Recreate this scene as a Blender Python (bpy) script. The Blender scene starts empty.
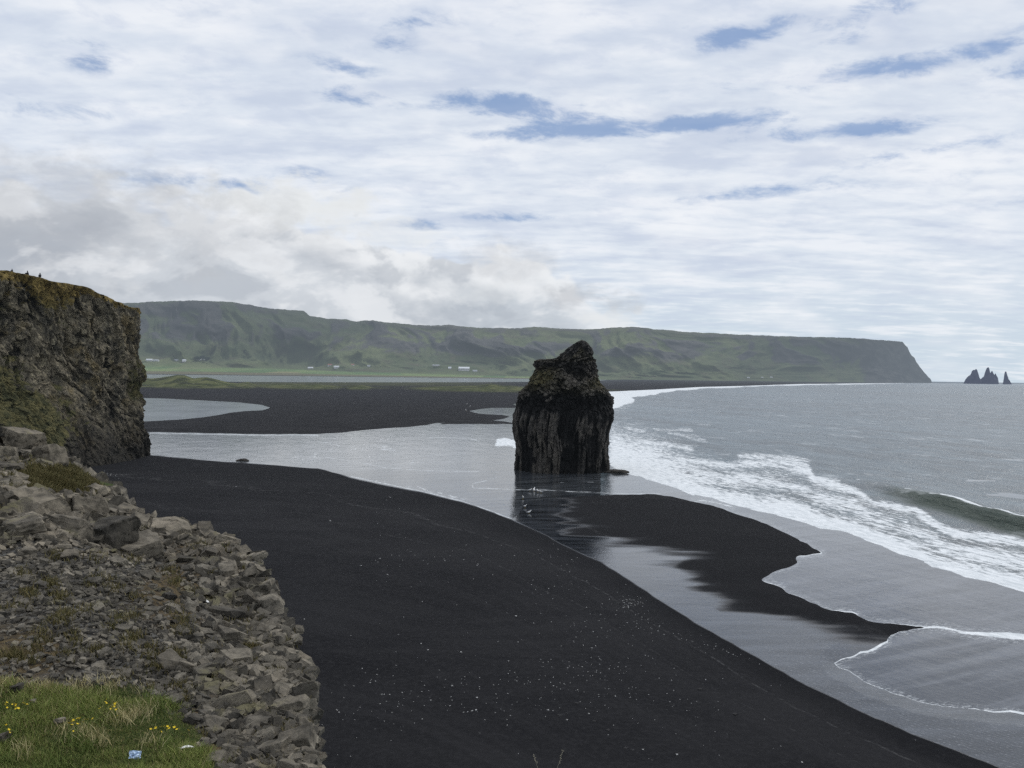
import bpy, bmesh, math, random
import numpy as np, time as _time
_T0 = _time.time()
def tick(n): print('TICK', n, round(_time.time()-_T0, 1), flush=True)
from mathutils import Vector, Matrix, Euler
random.seed(7); RNG = np.random.default_rng(7)
scene = bpy.context.scene
COL = scene.collection

# ------------------------------------------------------------------ camera model
H = 25.0; F = 835.0
PITCH = math.atan(8.8/F); ROLL = math.atan(0.0145)
_f = np.array([0, math.cos(PITCH), -math.sin(PITCH)])
_u0 = np.array([0, math.sin(PITCH), math.cos(PITCH)]); _r0 = np.array([1.0, 0, 0])
_r = _r0*math.cos(ROLL)+_u0*math.sin(ROLL)
_u = -_r0*math.sin(ROLL)+_u0*math.cos(ROLL)

def ray(px, py):
    a = (np.asarray(px, float)-512)/F; b = (384-np.asarray(py, float))/F
    return _f + a[..., None]*_r + b[..., None]*_u
def at(px, py, Y):
    """world point seen along that direction, Y metres out"""
    d = ray(px, py); return np.array([0, 0, H]) + d*(np.asarray(Y, float)/d[..., 1])[..., None]
def ground(px, py, z=0.0, cap=14000):
    d = ray(px, py); dz = np.minimum(d[..., 2]/d[..., 1], -1e-5)
    Y = np.minimum((z-H)/dz, cap)
    return at(px, py, Y)
def project(X, Y, Z):
    P = np.stack([X, Y, Z-H], -1)
    w = P@_f
    return 512+F*(P@_r)/w, 384-F*(P@_u)/w
def hor(px): return 382.62-0.0145*(np.asarray(px, float))+0.0145*0 - 0 if False else 375.2+0.0145*(np.asarray(px, float)-512)

cam = bpy.data.cameras.new('camera'); camo = bpy.data.objects.new('camera', cam); COL.objects.link(camo)
cam.sensor_width = 36; cam.lens = F/1024*36; cam.clip_start = 0.1; cam.clip_end = 300000
M = Matrix.Identity(4)
for i in range(3):
    M[i][0] = _r[i]; M[i][1] = _u[i]; M[i][2] = -_f[i]
M[2][3] = H
camo.matrix_world = M
scene.camera = camo

# ------------------------------------------------------------------ numpy noise
def _hash(ix, iy, iz, seed):
    with np.errstate(over='ignore'):
        h = (ix.astype(np.int64).astype(np.uint32)*np.uint32(374761393) + iy.astype(np.int64).astype(np.uint32)*np.uint32(668265263)
             + iz.astype(np.int64).astype(np.uint32)*np.uint32(2147483647) + np.uint32((seed*974711+12345) & 0xffffffff))
        h = (h ^ (h >> np.uint32(13)))*np.uint32(1274126177)
        h = (h ^ (h >> np.uint32(16)))*np.uint32(2246822519)
        h = h ^ (h >> np.uint32(13))
    return h.astype(np.float64)/4294967295.0
def chunked(fn):
    def g(x, y, z, *a, **k):
        x, y, z = np.broadcast_arrays(np.asarray(x, float), np.asarray(y, float), np.asarray(z, float)); sh = x.shape
        if x.size <= 12000: return fn(x, y, z, *a, **k)
        X, Y, Z = x.ravel(), y.ravel(), z.ravel(); outs = [fn(X[i:i+12000], Y[i:i+12000], Z[i:i+12000], *a, **k) for i in range(0, X.size, 12000)]
        if isinstance(outs[0], tuple): return tuple(np.concatenate([o[j] for o in outs]).reshape(sh) for j in range(len(outs[0])))
        return np.concatenate(outs).reshape(sh)
    return g
def vn(x, y, z, seed=0):
    fx, fy, fz = np.floor(x), np.floor(y), np.floor(z)
    tx, ty, tz = x-fx, y-fy, z-fz
    tx = tx*tx*(3-2*tx); ty = ty*ty*(3-2*ty); tz = tz*tz*(3-2*tz)
    out = 0
    for i in (0, 1):
        for j in (0, 1):
            for k in (0, 1):
                w = (tx if i else 1-tx)*(ty if j else 1-ty)*(tz if k else 1-tz)
                out = out + w*_hash(fx+i, fy+j, fz+k, seed)
    return out
@chunked
def fbm(x, y, z, octv=4, seed=0, rough=0.5):
    s = 0; a = 1; t = 0
    for o in range(octv):
        s = s + a*(vn(x*2**o, y*2**o, z*2**o, seed+o)-.5); t += a; a *= rough
    return s/t*2
@chunked
def ridged(x, y, z, octv=4, seed=0):
    s = 0; a = 1; t = 0
    for o in range(octv):
        s = s + a*(1-np.abs(2*vn(x*2**o, y*2**o, z*2**o, seed+o)-1)); t += a; a *= .5
    return s/t
@chunked
def worley(x, y, z, seed=0):
    """distance to nearest cell centre, second nearest, and the cell's random value"""
    fx, fy, fz = np.floor(x), np.floor(y), np.floor(z)
    d1 = np.full(x.shape, 9.0); d2 = np.full(x.shape, 9.0); cid = np.zeros(x.shape)
    for i in (-1, 0, 1):
        for j in (-1, 0, 1):
            for k in (-1, 0, 1):
                cx, cy, cz = fx+i, fy+j, fz+k
                px = cx+_hash(cx, cy, cz, seed); py = cy+_hash(cx, cy, cz, seed+1); pz = cz+_hash(cx, cy, cz, seed+2)
                d = np.sqrt((px-x)**2+(py-y)**2+(pz-z)**2)
                r = _hash(cx, cy, cz, seed+3)
                n = d < d1
                d2 = np.where(n, d1, np.minimum(d2, d)); cid = np.where(n, r, cid); d1 = np.where(n, d, d1)
    return d1, d2, cid
def sstep(a, b, x):
    t = np.clip((x-a)/(b-a), 0, 1); return t*t*(3-2*t)

# ------------------------------------------------------------------ mesh helpers
def mesh_from(name, verts, faces, smooth=False, attrs=None):
    verts = np.asarray(verts, dtype=np.float32); faces = np.asarray(faces, dtype=np.int32)
    me = bpy.data.meshes.new(name)
    me.vertices.add(len(verts)); me.vertices.foreach_set('co', verts.ravel())
    n = faces.shape[1]
    me.loops.add(faces.size); me.loops.foreach_set('vertex_index', faces.ravel())
    me.polygons.add(len(faces)); me.polygons.foreach_set('loop_start', np.arange(0, faces.size, n, dtype=np.int32))
    me.polygons.foreach_set('use_smooth', np.full(len(faces), smooth))
    me.update(calc_edges=True)
    for k, v in (attrs or {}).items():
        v = np.asarray(v, dtype=np.float32)
        if v.ndim == 1:
            a = me.attributes.new(k, 'FLOAT', 'POINT'); a.data.foreach_set('value', v)
        else:
            a = me.attributes.new(k, 'FLOAT_COLOR', 'POINT')
            a.data.foreach_set('color', np.concatenate([v, np.ones((len(v), 1), np.float32)], 1).ravel())
    return me
def grid_faces(nr, nc, wrap=False):
    r = np.arange(nr-1)[:, None]; c = np.arange(nc if wrap else nc-1)[None, :]
    c2 = (c+1) % nc
    return np.stack([r*nc+c, r*nc+c2, (r+1)*nc+c2, (r+1)*nc+c], -1).reshape(-1, 4)
def submesh(V, Fc, keep, attrs):
    f = Fc[keep]; ids = np.unique(f); m = np.full(len(V), -1); m[ids] = np.arange(len(ids))
    return V[ids], m[f], {k: v[ids] for k, v in attrs.items()}
def obj(name, me, mat=None, parent=None, label=None, cat=None, group=None, kind=None, loc=None):
    o = bpy.data.objects.new(name, me); COL.objects.link(o)
    if mat is not None and me is not None: me.materials.clear(); me.materials.append(mat)
    if parent is not None: o.parent = parent
    if loc is not None: o.location = loc
    if label: o['label'] = label
    if cat: o['category'] = cat
    if group: o['group'] = group
    if kind: o['kind'] = kind
    return o
def bm_mesh(name, bm, smooth=False):
    me = bpy.data.meshes.new(name); bm.normal_update(); bm.to_mesh(me); bm.free()
    if smooth: me.polygons.foreach_set('use_smooth', [True]*len(me.polygons))
    return me

# ------------------------------------------------------------------ material helpers
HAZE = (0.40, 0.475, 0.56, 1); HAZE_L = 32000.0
class NT:
    def __init__(s, name):
        s.m = bpy.data.materials.new(name); s.m.use_nodes = True; s.t = s.m.node_tree; s.t.nodes.clear()
        s.out = s.n('ShaderNodeOutputMaterial')
        s.geo = s.n('ShaderNodeNewGeometry')
    def n(s, ty, **kw):
        nd = s.t.nodes.new(ty)
        for k, v in kw.items(): setattr(nd, k, v)
        return nd
    def put(s, sock, v):
        if isinstance(v, bpy.types.NodeSocket): s.t.links.new(v, sock)
        elif v is not None:
            if isinstance(v, (tuple, list)) and len(v) == 3 and sock.type == 'RGBA': v = (*v, 1)
            sock.default_value = v
    def math(s, op, a, b=None, c=None, clamp=False):
        nd = s.n('ShaderNodeMath', operation=op); nd.use_clamp = clamp
        for i, v in enumerate((a, b, c)):
            if v is not None: s.put(nd.inputs[i], v)
        return nd.outputs[0]
    def mr(s, v, a, b, c=0.0, d=1.0, smooth=True):
        nd = s.n('ShaderNodeMapRange'); nd.interpolation_type = 'SMOOTHSTEP' if smooth else 'LINEAR'
        for i, x in enumerate((v, a, b, c, d)): s.put(nd.inputs[i], x)
        return nd.outputs[0]
    def mix(s, f, a, b):
        nd = s.n('ShaderNodeMix', data_type='RGBA'); s.put(nd.inputs[0], f); s.put(nd.inputs[6], a); s.put(nd.inputs[7], b)
        return nd.outputs[2]
    def coord(s, scale=(1, 1, 1), rot=(0, 0, 0), src=None):
        nd = s.n('ShaderNodeMapping'); nd.inputs['Scale'].default_value = scale; nd.inputs['Rotation'].default_value = rot
        s.put(nd.inputs['Vector'], src or s.geo.outputs['Position']); return nd.outputs[0]
    def along(s, deg, fx, fy, fz=1.0, src=None):
        """coordinates turned so that x runs along a direction, then scaled"""
        nd = s.n('ShaderNodeMapping', vector_type='TEXTURE'); nd.inputs['Rotation'].default_value = (0, 0, math.radians(deg)); nd.inputs['Scale'].default_value = (1/fx, 1/fy, 1/fz)
        s.put(nd.inputs['Vector'], src or s.geo.outputs['Position']); return nd.outputs[0]
    def noise(s, vec=None, scale=1.0, detail=4.0, rough=.55, dist=0.0):
        nd = s.n('ShaderNodeTexNoise'); s.put(nd.inputs['Vector'], vec or s.geo.outputs['Position'])
        s.put(nd.inputs['Scale'], scale); s.put(nd.inputs['Detail'], detail); s.put(nd.inputs['Roughness'], rough); s.put(nd.inputs['Distortion'], dist)
        return nd.outputs[0]
    def vor(s, vec=None, scale=1.0, feature='F1', out='Distance'):
        nd = s.n('ShaderNodeTexVoronoi', feature=feature); s.put(nd.inputs['Vector'], vec or s.geo.outputs['Position']); s.put(nd.inputs['Scale'], scale)
        return nd.outputs[out]
    def attr(s, name, fac=True):
        nd = s.n('ShaderNodeAttribute'); nd.attribute_name = name; return nd.outputs['Fac' if fac else 'Color']
    def bump(s, h, strength=.5, dist=.1, normal=None):
        nd = s.n('ShaderNodeBump'); s.put(nd.inputs['Strength'], strength); s.put(nd.inputs['Distance'], dist); s.put(nd.inputs['Height'], h)
        if normal is not None: s.put(nd.inputs['Normal'], normal)
        return nd.outputs[0]
    def bsdf(s, col, rough=.9, spec=.3, normal=None, **kw):
        nd = s.n('ShaderNodeBsdfPrincipled'); s.put(nd.inputs['Base Color'], col); s.put(nd.inputs['Roughness'], rough)
        s.put(nd.inputs['Specular IOR Level'], spec)
        if normal is not None: s.put(nd.inputs['Normal'], normal)
        for k, v in kw.items(): s.put(nd.inputs[k], v)
        return nd.outputs[0]
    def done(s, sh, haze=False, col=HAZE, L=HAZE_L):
        if haze:                              # aerial perspective painted in: haze emission mixed over the surface by distance
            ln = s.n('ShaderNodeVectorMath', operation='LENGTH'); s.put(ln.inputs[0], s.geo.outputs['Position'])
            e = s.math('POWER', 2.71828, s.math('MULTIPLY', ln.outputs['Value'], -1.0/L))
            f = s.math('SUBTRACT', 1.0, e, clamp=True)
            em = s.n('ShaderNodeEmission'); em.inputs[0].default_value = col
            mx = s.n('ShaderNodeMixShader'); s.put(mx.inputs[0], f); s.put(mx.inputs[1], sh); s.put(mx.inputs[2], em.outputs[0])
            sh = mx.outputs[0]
        s.t.links.new(sh, s.out.inputs['Surface']); return s.m

def simple(name, col, rough=.8, spec=.3, vary=.25, scale=3.0, haze=False):
    t = NT(name); n = t.noise(scale=scale, detail=5)
    c = t.mix(n, tuple(x*(1-vary) for x in col), tuple(min(1, x*(1+vary)) for x in col))
    return t.done(t.bsdf(c, rough, spec, t.bump(n, .3, .02)), haze)

# ================================================================== SHORE LAYOUT (sea level map)
SEA = [(60, 455), (145, 454.5), (216, 461), (267, 464.6), (318, 468.4), (351, 477), (385, 485), (400, 487.5), (431, 494), (461.5, 501.5), (487, 510), (512, 519),
       (520, 512), (524, 503), (548, 498.5), (600, 495.5), (655.5, 494.3), (672, 496.5), (690, 501.5), (711, 506), (727, 512), (741, 517), (757, 521.5), (771, 527.5), (782, 533), (792, 538), (799, 543), (807, 544.6),
       (812, 550), (821, 553), (806, 555.5), (795, 556), (794, 559), (796.5, 562), (791, 565.5), (782, 567.5), (771, 571.5), (764, 577), (758.5, 580.5), (766, 583), (775, 585), (783.6, 589.4), (787, 594), (797, 596.5), (809, 603), (817, 605), (826, 610), (838, 611.5),
       (852, 613), (857, 617), (867, 622), (880, 623.5), (899, 624.5), (916, 626.5), (925, 627.5), (913, 629), (899, 631.5), (891, 635), (887, 641), (876, 646.5), (868, 650.5), (860, 651.5), (852, 656.5), (841, 659), (834, 663), (840, 668.5), (849, 671),
       (858, 677), (869, 684), (879, 688), (890, 692.5), (903, 696), (916, 701), (933, 705), (942, 706.5), (955, 707.5), (975, 709), (993, 712.5), (1010, 712), (1027, 715.5), (1080, 724), (1150, 735), (1300, 775), (1500, 830), (1900, 900),
       (5200, 900), (5200, 460), (2500, 411), (1400, 390), (1024, 383.9), (918, 382.9), (880, 383.2), (800, 384), (740, 386), (700, 387), (660, 389.3), (612, 391.5), (590, 392), (560, 398), (520, 402.5), (512, 404.5), (520, 406), (515, 408), (492, 407.8), (480, 409),
       (469, 411), (479, 413.7), (502, 415), (510, 416.5), (503, 419), (493, 420.3), (505, 421.5), (518, 424), (472, 424), (449, 424), (438, 424.3), (446, 422.6), (436, 423), (427, 425), (411, 426.8), (385, 428.3), (360, 430.5), (340, 432.8), (318, 434),
       (254, 434), (203, 433), (150, 432), (100, 431), (60, 431)]
POND = [(60, 396), (110, 397), (143, 398), (165, 398.6), (205, 400.6), (240, 402.5), (262, 405), (270.5, 407.8), (262, 410.3), (245, 411), (231, 412.5), (221, 414.5), (205, 417), (180, 419.5), (146, 421.3), (100, 423), (60, 424)]
LAGOON = [(-200, 371.6), (60, 373), (140, 374), (260, 374.9), (390, 376.1), (520, 378.0), (600, 379.3), (612, 379.8), (600, 380.6), (520, 381.9), (470, 382.2), (390, 382.3), (320, 382.2), (262, 382), (140, 381.2), (60, 380.5), (-200, 377)]
BAR = [(600, 494), (655, 493), (690, 499), (715, 503), (760, 518), (800, 535), (830, 553), (800, 557), (800, 566), (765, 580), (792, 592), (830, 607), (860, 612), (875, 620), (925, 628), (890, 627.5), (860, 626), (822, 618),
       (776, 607), (740, 594), (712, 580), (695, 566), (722, 560), (690, 549), (650, 540), (622, 533), (590, 524), (574, 514), (580, 500)]
DRY = [(-400, 452), (60, 453), (145, 454), (216, 460.5), (267, 464), (318, 467.8), (335, 472), (351, 477.5), (385, 485), (431, 494), (461.5, 501.5), (487, 510), (512, 519.5), (540, 533), (562, 545), (583, 555), (601, 562.5), (631, 582), (669.6, 607.6),
       (704, 629), (741, 650), (792, 679), (824, 695), (856, 711), (920, 739), (995, 768), (1100, 812), (1300, 885), (1900, 1300), (1900, 9000), (-6000, 9000), (-6000, 452)]
def jag(poly, amp, step, seed):
    """natural wobble along a shore line"""
    out = []; rng = random.Random(seed)
    for i, (x, y) in enumerate(poly):
        x2, y2 = poly[(i+1) % len(poly)]
        out.append((x, y)); L = math.hypot(x2-x, (y2-y)*2)
        if -50 < x < 1100 and -50 < x2 < 1100 and L > step:
            n = int(L/step); sc = min(1.0, max(.1, (y-hor(x))/150))
            for k in range(1, n+1):
                t = k/(n+1); out.append((x+(x2-x)*t+rng.uniform(-1, 1)*amp*sc, y+(y2-y)*t+rng.uniform(-.6, .6)*amp*sc))
    return out
SEA = jag(SEA, 1.1, 9, 3); DRY = jag(DRY, .9, 14, 4)
def seg_dist(px, py, P, closed):
    px, py = np.broadcast_arrays(np.asarray(px, float), np.asarray(py, float)); sh = px.shape
    if px.size > 8000:
        a, b = px.ravel(), py.ravel(); o = [seg_dist(a[i:i+8000], b[i:i+8000], P, closed) for i in range(0, a.size, 8000)]
        return np.concatenate([q[0] for q in o]).reshape(sh), np.concatenate([q[1] for q in o]).reshape(sh)
    P = np.asarray(P, float); d = np.full(px.shape, 1e9, np.float64); ins = np.zeros(px.shape, bool)
    n = len(P); m = n if closed else n-1
    for i in range(m):
        x1, y1 = P[i]; x2, y2 = P[(i+1) % n]
        dx, dy = x2-x1, y2-y1; L = dx*dx+dy*dy+1e-9
        t = np.clip(((px-x1)*dx+(py-y1)*dy)/L, 0, 1)
        d = np.minimum(d, (px-x1-t*dx)**2+(py-y1-t*dy)**2)
        if closed and y1 != y2:
            c = ((y1 > py) != (y2 > py)) & (px < (x2-x1)*(py-y1)/(y2-y1)+x1)
            ins ^= c
    return np.sqrt(d), ins
def sdf(px, py, P):
    d, ins = seg_dist(px, py, P, True); return np.where(ins, -d, d)
def poly_y(x, P):
    P = np.asarray(P, float); return np.interp(x, P[:, 0], P[:, 1])

# fan shaped lattice over the plain: fine close by, coarse far out
a_ = np.arange(-0.80, 0.80, 1.4/F)
q_ = np.concatenate([np.array([0.12, .35, .7, 1.0]), np.arange(1.4, 60, .55), np.arange(60, 400, .9), 400*1.045**np.arange(1, 36)])
A, Q = np.meshgrid(a_, q_); Yg = H*F/Q; Xg = A*Yg
PX, PY = project(Xg, Yg, np.zeros_like(Xg))
s_sea, s_pond, s_lag, s_bar, s_dry = [sdf(PX, PY, P) for P in (SEA, POND, LAGOON, BAR, DRY)]
s_wat = np.minimum(np.minimum(s_sea, s_pond), s_lag)
far = np.clip(Yg/200, 1, 40)
def sand_height(px, py, X, Y, sw, sdry, sbar):
    fr = np.clip(Y/200, 1, 40)
    z = 0.012*np.clip(sw, -18, 14)*fr
    dry = sstep(0, 60, -sdry)
    z = z + dry*(0.35+.5*sstep(40, 200, -sdry)) + dry*.10*fbm(X*.12, Y*.12, 0*X, 3, 5)
    z = z + .05*sstep(0, 10, -sbar)
    bank = sstep(6, 30, sw)*sstep(2, 8, np.minimum(420-py, 30))*(px < 560)   # the far spit
    return z + bank*.6
Zs = sand_height(PX, PY, Xg, Yg, s_wat, s_dry, s_bar)
# dunes behind the spit
dune_top = np.interp(PX, [60, 120, 140, 152, 168, 177, 184.5, 193, 206, 216, 229, 238, 248, 257, 275, 292, 305, 318, 345, 352, 362, 372, 400, 480, 491, 502, 540], [378, 379, 379.3, 380.8, 379.0, 376.9, 376.5, 379.5, 377.6, 380.3, 383.5, 384.3, 382.8, 386.2, 385, 384.2, 385, 384, 386.5, 384.4, 384.2, 386.5, 387, 383, 380.8, 383, 385])
dq = 388.5+ (PX-140)*.001
# the crest sits at a fixed row; its height makes the outline
crest_q = 16.0
dh = np.clip(((dq-1.0)-dune_top), 0, 20)/F*(H*F/crest_q)*1.0
prof = np.exp(-((Q-crest_q)/2.4)**2)
dune = dh*prof*(1+.25*fbm(Xg*.02, Yg*.006, 0*Xg, 4, 9))
dune = np.where(s_wat > .5, dune, 0)
Zs = Zs+dune
veg = sstep(.8, 3.0, dune)*.9*(1-.35*sstep(0, 1, fbm(Xg*.03, Yg*.004, 0*Xg, 3, 21))) + .55*sstep(236, 262, PX)*sstep(540, 430, PX)*sstep(381.6, 382.6, PY)*sstep(388.5, 384, PY) + .5*sstep(250, 200, PX)*sstep(389, 386, PY)*sstep(380, 382, PY)
veg = np.clip(veg, 0, 1)
# wetness of sand
wet = sstep(-1.5, .3, s_dry)*sstep(-2, 2, PY-poly_y(PX, [(60, 438), (150, 438), (318, 440), (385, 437), (450, 432), (505, 432), (520, 440), (700, 440)]))
lowerleft = sstep(0, 1, sstep(-2, 26, s_bar+16*fbm((Xg+Yg*.3)*.04, (Yg-Xg*.1)*.30, 0*Xg, 3, 31)+9*fbm(Xg*.14, Yg*.5, 0*Xg, 3, 33)))
upper = ((PY-hor(PX)) < 0)  # unused
barw = np.where(s_bar < 26, lowerleft, 1.0)
# crisp on the seaward side
sea_side = sstep(3.5, 1.2, s_sea)
wet = wet*np.where(s_bar < 0, np.minimum(barw, 1.0)*sstep(-26, 0, s_bar+13*fbm(Xg*.04, Yg*.35, 0*Xg, 3, 35))*(1-sea_side*.7), barw)
damp = sstep(-34, 0, s_dry+6*fbm(Xg*.05, Yg*.05, 0*Xg, 3, 37))*sstep(425, 450, PY)   # darker damp belt beside the water
V = np.stack([Xg, Yg, Zs], -1).reshape(-1, 3); FC = grid_faces(*Xg.shape)

tick('layout')
# ---- sand material
t = NT('black_sand')
p = t.geo.outputs['Position']
big = t.noise(t.coord((.03, .07, .05), (0, 0, .6)), 1, 6, .6, 1.2)
fine = t.noise(scale=2.2, detail=8, rough=.7); grain = t.noise(scale=14, detail=3, rough=.8)
drycol = t.mix(t.mr(big, .36, .66), (.0095, .0097, .0112), (.0170, .0171, .0186))
bv = t.n('ShaderNodeCombineXYZ'); sxp = t.n('ShaderNodeSeparateXYZ'); t.put(sxp.inputs[0], p); t.put(bv.inputs[0], t.math('MULTIPLY', t.attr('sdry'), .040)); t.put(bv.inputs[1], t.math('MULTIPLY', sxp.outputs[0], .014))
bandn = t.noise(bv.outputs[0], 1, 6, .62, .8)
drycol = t.mix(t.math('MULTIPLY', t.mr(bandn, .48, .70), .7), drycol, (.0205, .0205, .0222)); drycol = t.mix(t.math('MULTIPLY', t.mr(bandn, .46, .30), .5), drycol, (.0075, .0077, .009))
drycol = t.mix(t.math('MULTIPLY', t.mr(fine, .42, .75), .8), drycol, (.026, .026, .028))
drycol = t.mix(t.mr(grain, .62, .8), drycol, (.042, .042, .043))
# dark prints and pits
pit = t.vor(t.coord((1, 1.0, 1)), .8); pitm = t.math('MULTIPLY', t.mr(pit, .16, .05), t.mr(t.noise(scale=.11, detail=2), .5, .62))
drycol = t.mix(t.math('MULTIPLY', pitm, .6), drycol, (.008, .008, .009))
drycol = t.mix(t.math('MULTIPLY', t.attr('damp'), .65), drycol, (.0078, .0082, .0096))
# thin pale drift lines parallel to the water
wl = t.math('ABSOLUTE', t.math('ADD', t.attr('sdry'), t.math('MULTIPLY', t.math('SUBTRACT', t.noise(scale=.05, detail=3), .5), 22)))
for off, wdt, st in ((26, 1.3, .28), (52, 1.0, .12)):
    ln = t.mr(t.math('ABSOLUTE', t.math('SUBTRACT', wl, off)), wdt, 0)
    ln = t.math('MULTIPLY', ln, t.mr(t.noise(scale=1.5, detail=6, rough=.75), .46, .62))
    drycol = t.mix(t.math('MULTIPLY', ln, st), drycol, (.16, .16, .16))
farland = t.mr(t.attr('dist'), 350, 900)
drycol = t.mix(t.math('MULTIPLY', farland, .8), drycol, t.mix(t.noise(t.coord((.004, .0012, .01)), 1, 6, .6), (.013, .014, .017), (.026, .026, .030)))
vg = t.noise(t.coord((.05, .02, .1)), 1, 6, .65)
vegcol = t.mix(t.mr(vg, .35, .65), (.045, .058, .022), (.12, .125, .055))
vegcol = t.mix(t.mr(t.noise(scale=.03, detail=6), .52, .6), vegcol, (.03, .035, .02))
drycol = t.mix(t.attr('veg'), drycol, vegcol)
w = t.attr('wet')
stk = t.noise(t.coord((.10, .55, 1), (0, 0, .06)), 1, 7, .65)
rip = t.noise(t.coord((.9, 1.2, 1), (0, 0, -.5)), 1.6, 6, .7)
wetcol = t.mix(t.mr(stk, .35, .7), (.010, .012, .015), (.048, .054, .064))
# ripple marks with foam flecks low on the beach
lowb = t.attr('low')
rp = t.n('ShaderNodeTexWave'); t.put(rp.inputs['Vector'], t.coord((1, 1, 1), (0, 0, -.75))); rp.inputs['Scale'].default_value = .75; rp.inputs['Distortion'].default_value = 7; rp.inputs['Detail'].default_value = 4; rp.inputs['Detail Scale'].default_value = 1.6
fl = t.math('MULTIPLY', t.mr(rp.outputs['Fac'], .55, 1.0), t.mr(t.noise(scale=5, detail=5, rough=.75), .45, .7))
wetcol = t.mix(t.math('MULTIPLY', t.math('MULTIPLY', fl, lowb), .55), wetcol, (.30, .31, .33))
col = t.mix(w, drycol, wetcol)
rough = t.mr(w, 0, 1, .95, .075, False)
rough = t.math('ADD', rough, t.math('MULTIPLY', lowb, .10))
spec = t.mr(w, 0.2, .9, .06, .5, False)
nb = t.bump(t.math('ADD', fine, t.math('MULTIPLY', grain, .5)), t.mr(w, 0, .6, .6, 0.0, False), .09)
nb = t.bump(rip, t.math('MULTIPLY', t.math('MULTIPLY', w, t.attr('dist_fade')), .30), .05, nb)
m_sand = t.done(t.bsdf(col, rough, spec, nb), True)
low = sstep(560, 660, PY)*sstep(640, 800, PX)
o = obj('black_sand_beach', mesh_from('black_sand_beach', V, FC, True, dict(wet=wet.ravel(), damp=damp.ravel(), veg=veg.ravel(), sdry=np.clip(s_dry, -300, 50).ravel(), dist=Yg.ravel(), low=low.ravel(), dist_fade=np.clip(120/Yg, 0, 1).ravel())), m_sand, kind='structure')

# ------------------------------------------------------------------ the sea
FRONT = [(400, 400), (560, 420), (600, 452), (611, 466), (618, 471), (626, 474), (655.5, 482.7), (672, 488), (692, 495.5), (711, 498), (728, 504), (742, 507), (758, 512.6), (772, 515), (788, 519), (804, 523.5), (822, 529.7), (846, 533), (857, 537), (867, 541.5), (882, 546.5), (899, 555), (917, 560), (933, 568), (951, 572), (967, 579), (995, 583.5), (1024, 593), (1150, 632), (1400, 710), (2000, 860)]
BACK = [(400, 380), (560, 400), (600, 440), (608, 444), (651, 449), (700, 457), (728, 462), (745, 459), (770, 457), (790, 459), (808, 464), (815, 474), (840, 480), (856, 486), (873, 497.6), (916, 505), (937, 520), (954, 528.5), (984, 532.5), (1024, 537), (1150, 577), (1400, 630), (2000, 760)]
CREST = [(600, 420), (700, 447), (760, 457), (800, 466), (856, 482), (899, 493), (941, 504), (984, 517), (1024, 529), (1150, 565), (1400, 625), (2000, 750)]
yf, yb, yc = poly_y(PX, FRONT), poly_y(PX, BACK), poly_y(PX, CREST)
side = sstep(596, 616, PX)
wob = 2.0*fbm(Xg*.25, Yg*.12, 0*Xg, 4, 51)
dfront = yf+wob*.9-PY          # >0 seaward of the foam front
dback = PY-yb-wob*1.5          # >0 shoreward of the back of the foam
dcp = PY-yc
foam = sstep(-.4, 1.6, dfront)*sstep(-7, 7, dback)*side
width = np.clip(yf-yb, 6, 200)
depthf = np.clip(dfront/width, 0, 1)
foam = foam*(1.0-.34*sstep(.12, .42, depthf)+.16*sstep(.75, 1, depthf)+.12*np.sin(depthf*16+3*fbm(Xg*.05, Yg*.02, 0*Xg, 3, 53))*sstep(.1, .3, depthf))
# left of the green face everything is churned
foam = np.maximum(foam, side*sstep(-.4, 1.6, dfront)*sstep(860, 640, PX)*(.95-.55*sstep(12, 62, yf-PY)))
hal = side*sstep(900, 640, PX)*.52*sstep(85, 25, yf-PY)*sstep(-.4, 1.6, dfront)
foam = np.maximum(foam, hal)
# surf along the far coast
F1 = [(540, 391), (600, 390.5), (612, 390.6), (640, 388.4), (660, 387.2), (700, 385.3), (760, 383.4), (880, 381.8), (915, 381.8)]
F2 = [(540, 425), (600, 416), (612, 411), (626, 404), (640, 398.5), (660, 394.5), (700, 390.2), (760, 387.4), (880, 385.0), (915, 384.2)]
rg_ = fbm(PX*.09, np.sqrt(Yg)*.25, 0*Xg, 4, 59)
fs = sstep(-.3, .5, PY-poly_y(PX, F1))*sstep(.3, -2.4, PY-poly_y(PX, F2)+rg_*.16*np.clip(poly_y(PX, F2)-poly_y(PX, F1), 0, 30)*2)*sstep(925, 900, PX)*sstep(540, 560, PX)
foam = np.maximum(foam, fs*(1.05+.3*rg_))
foam = np.maximum(foam, .56*sstep(690, 612, PX)*sstep(596, 612, PX)*sstep(388, 398, PY)*sstep(450, 400, PY))
# wave running in behind the stack on its left
lw, _ = seg_dist(PX, PY, [(499, 443), (506, 441.6), (520, 445), (530, 446)], False)
foam = np.maximum(foam, sstep(6.5, 2.0, lw+2.5*fbm(Xg*.3, Yg*.1, 0*Xg, 3, 61))*.92)
chf = sstep(520, 470, PX)*sstep(150, 250, PX)*sstep(-2, -9, s_sea)*(.34+.30*fbm(Xg*.05, Yg*.02, 0*Xg, 4, 65))*sstep(-.1, .4, fbm(Xg*.02, Yg*.012, 0*Xg, 3, 67)+.1)
foam = np.maximum(foam, np.where(PX < 520, chf*.95, 0))
foam = np.maximum(foam, .55*sstep(-9, -2, s_sea)*sstep(-.5, -2, s_sea)*(PX < 500)*(PY > 440)*sstep(340, 380, PX)*sstep(0, .3, fbm(Xg*.2, Yg*.1, 0*Xg, 3, 69)+.15))
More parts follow.
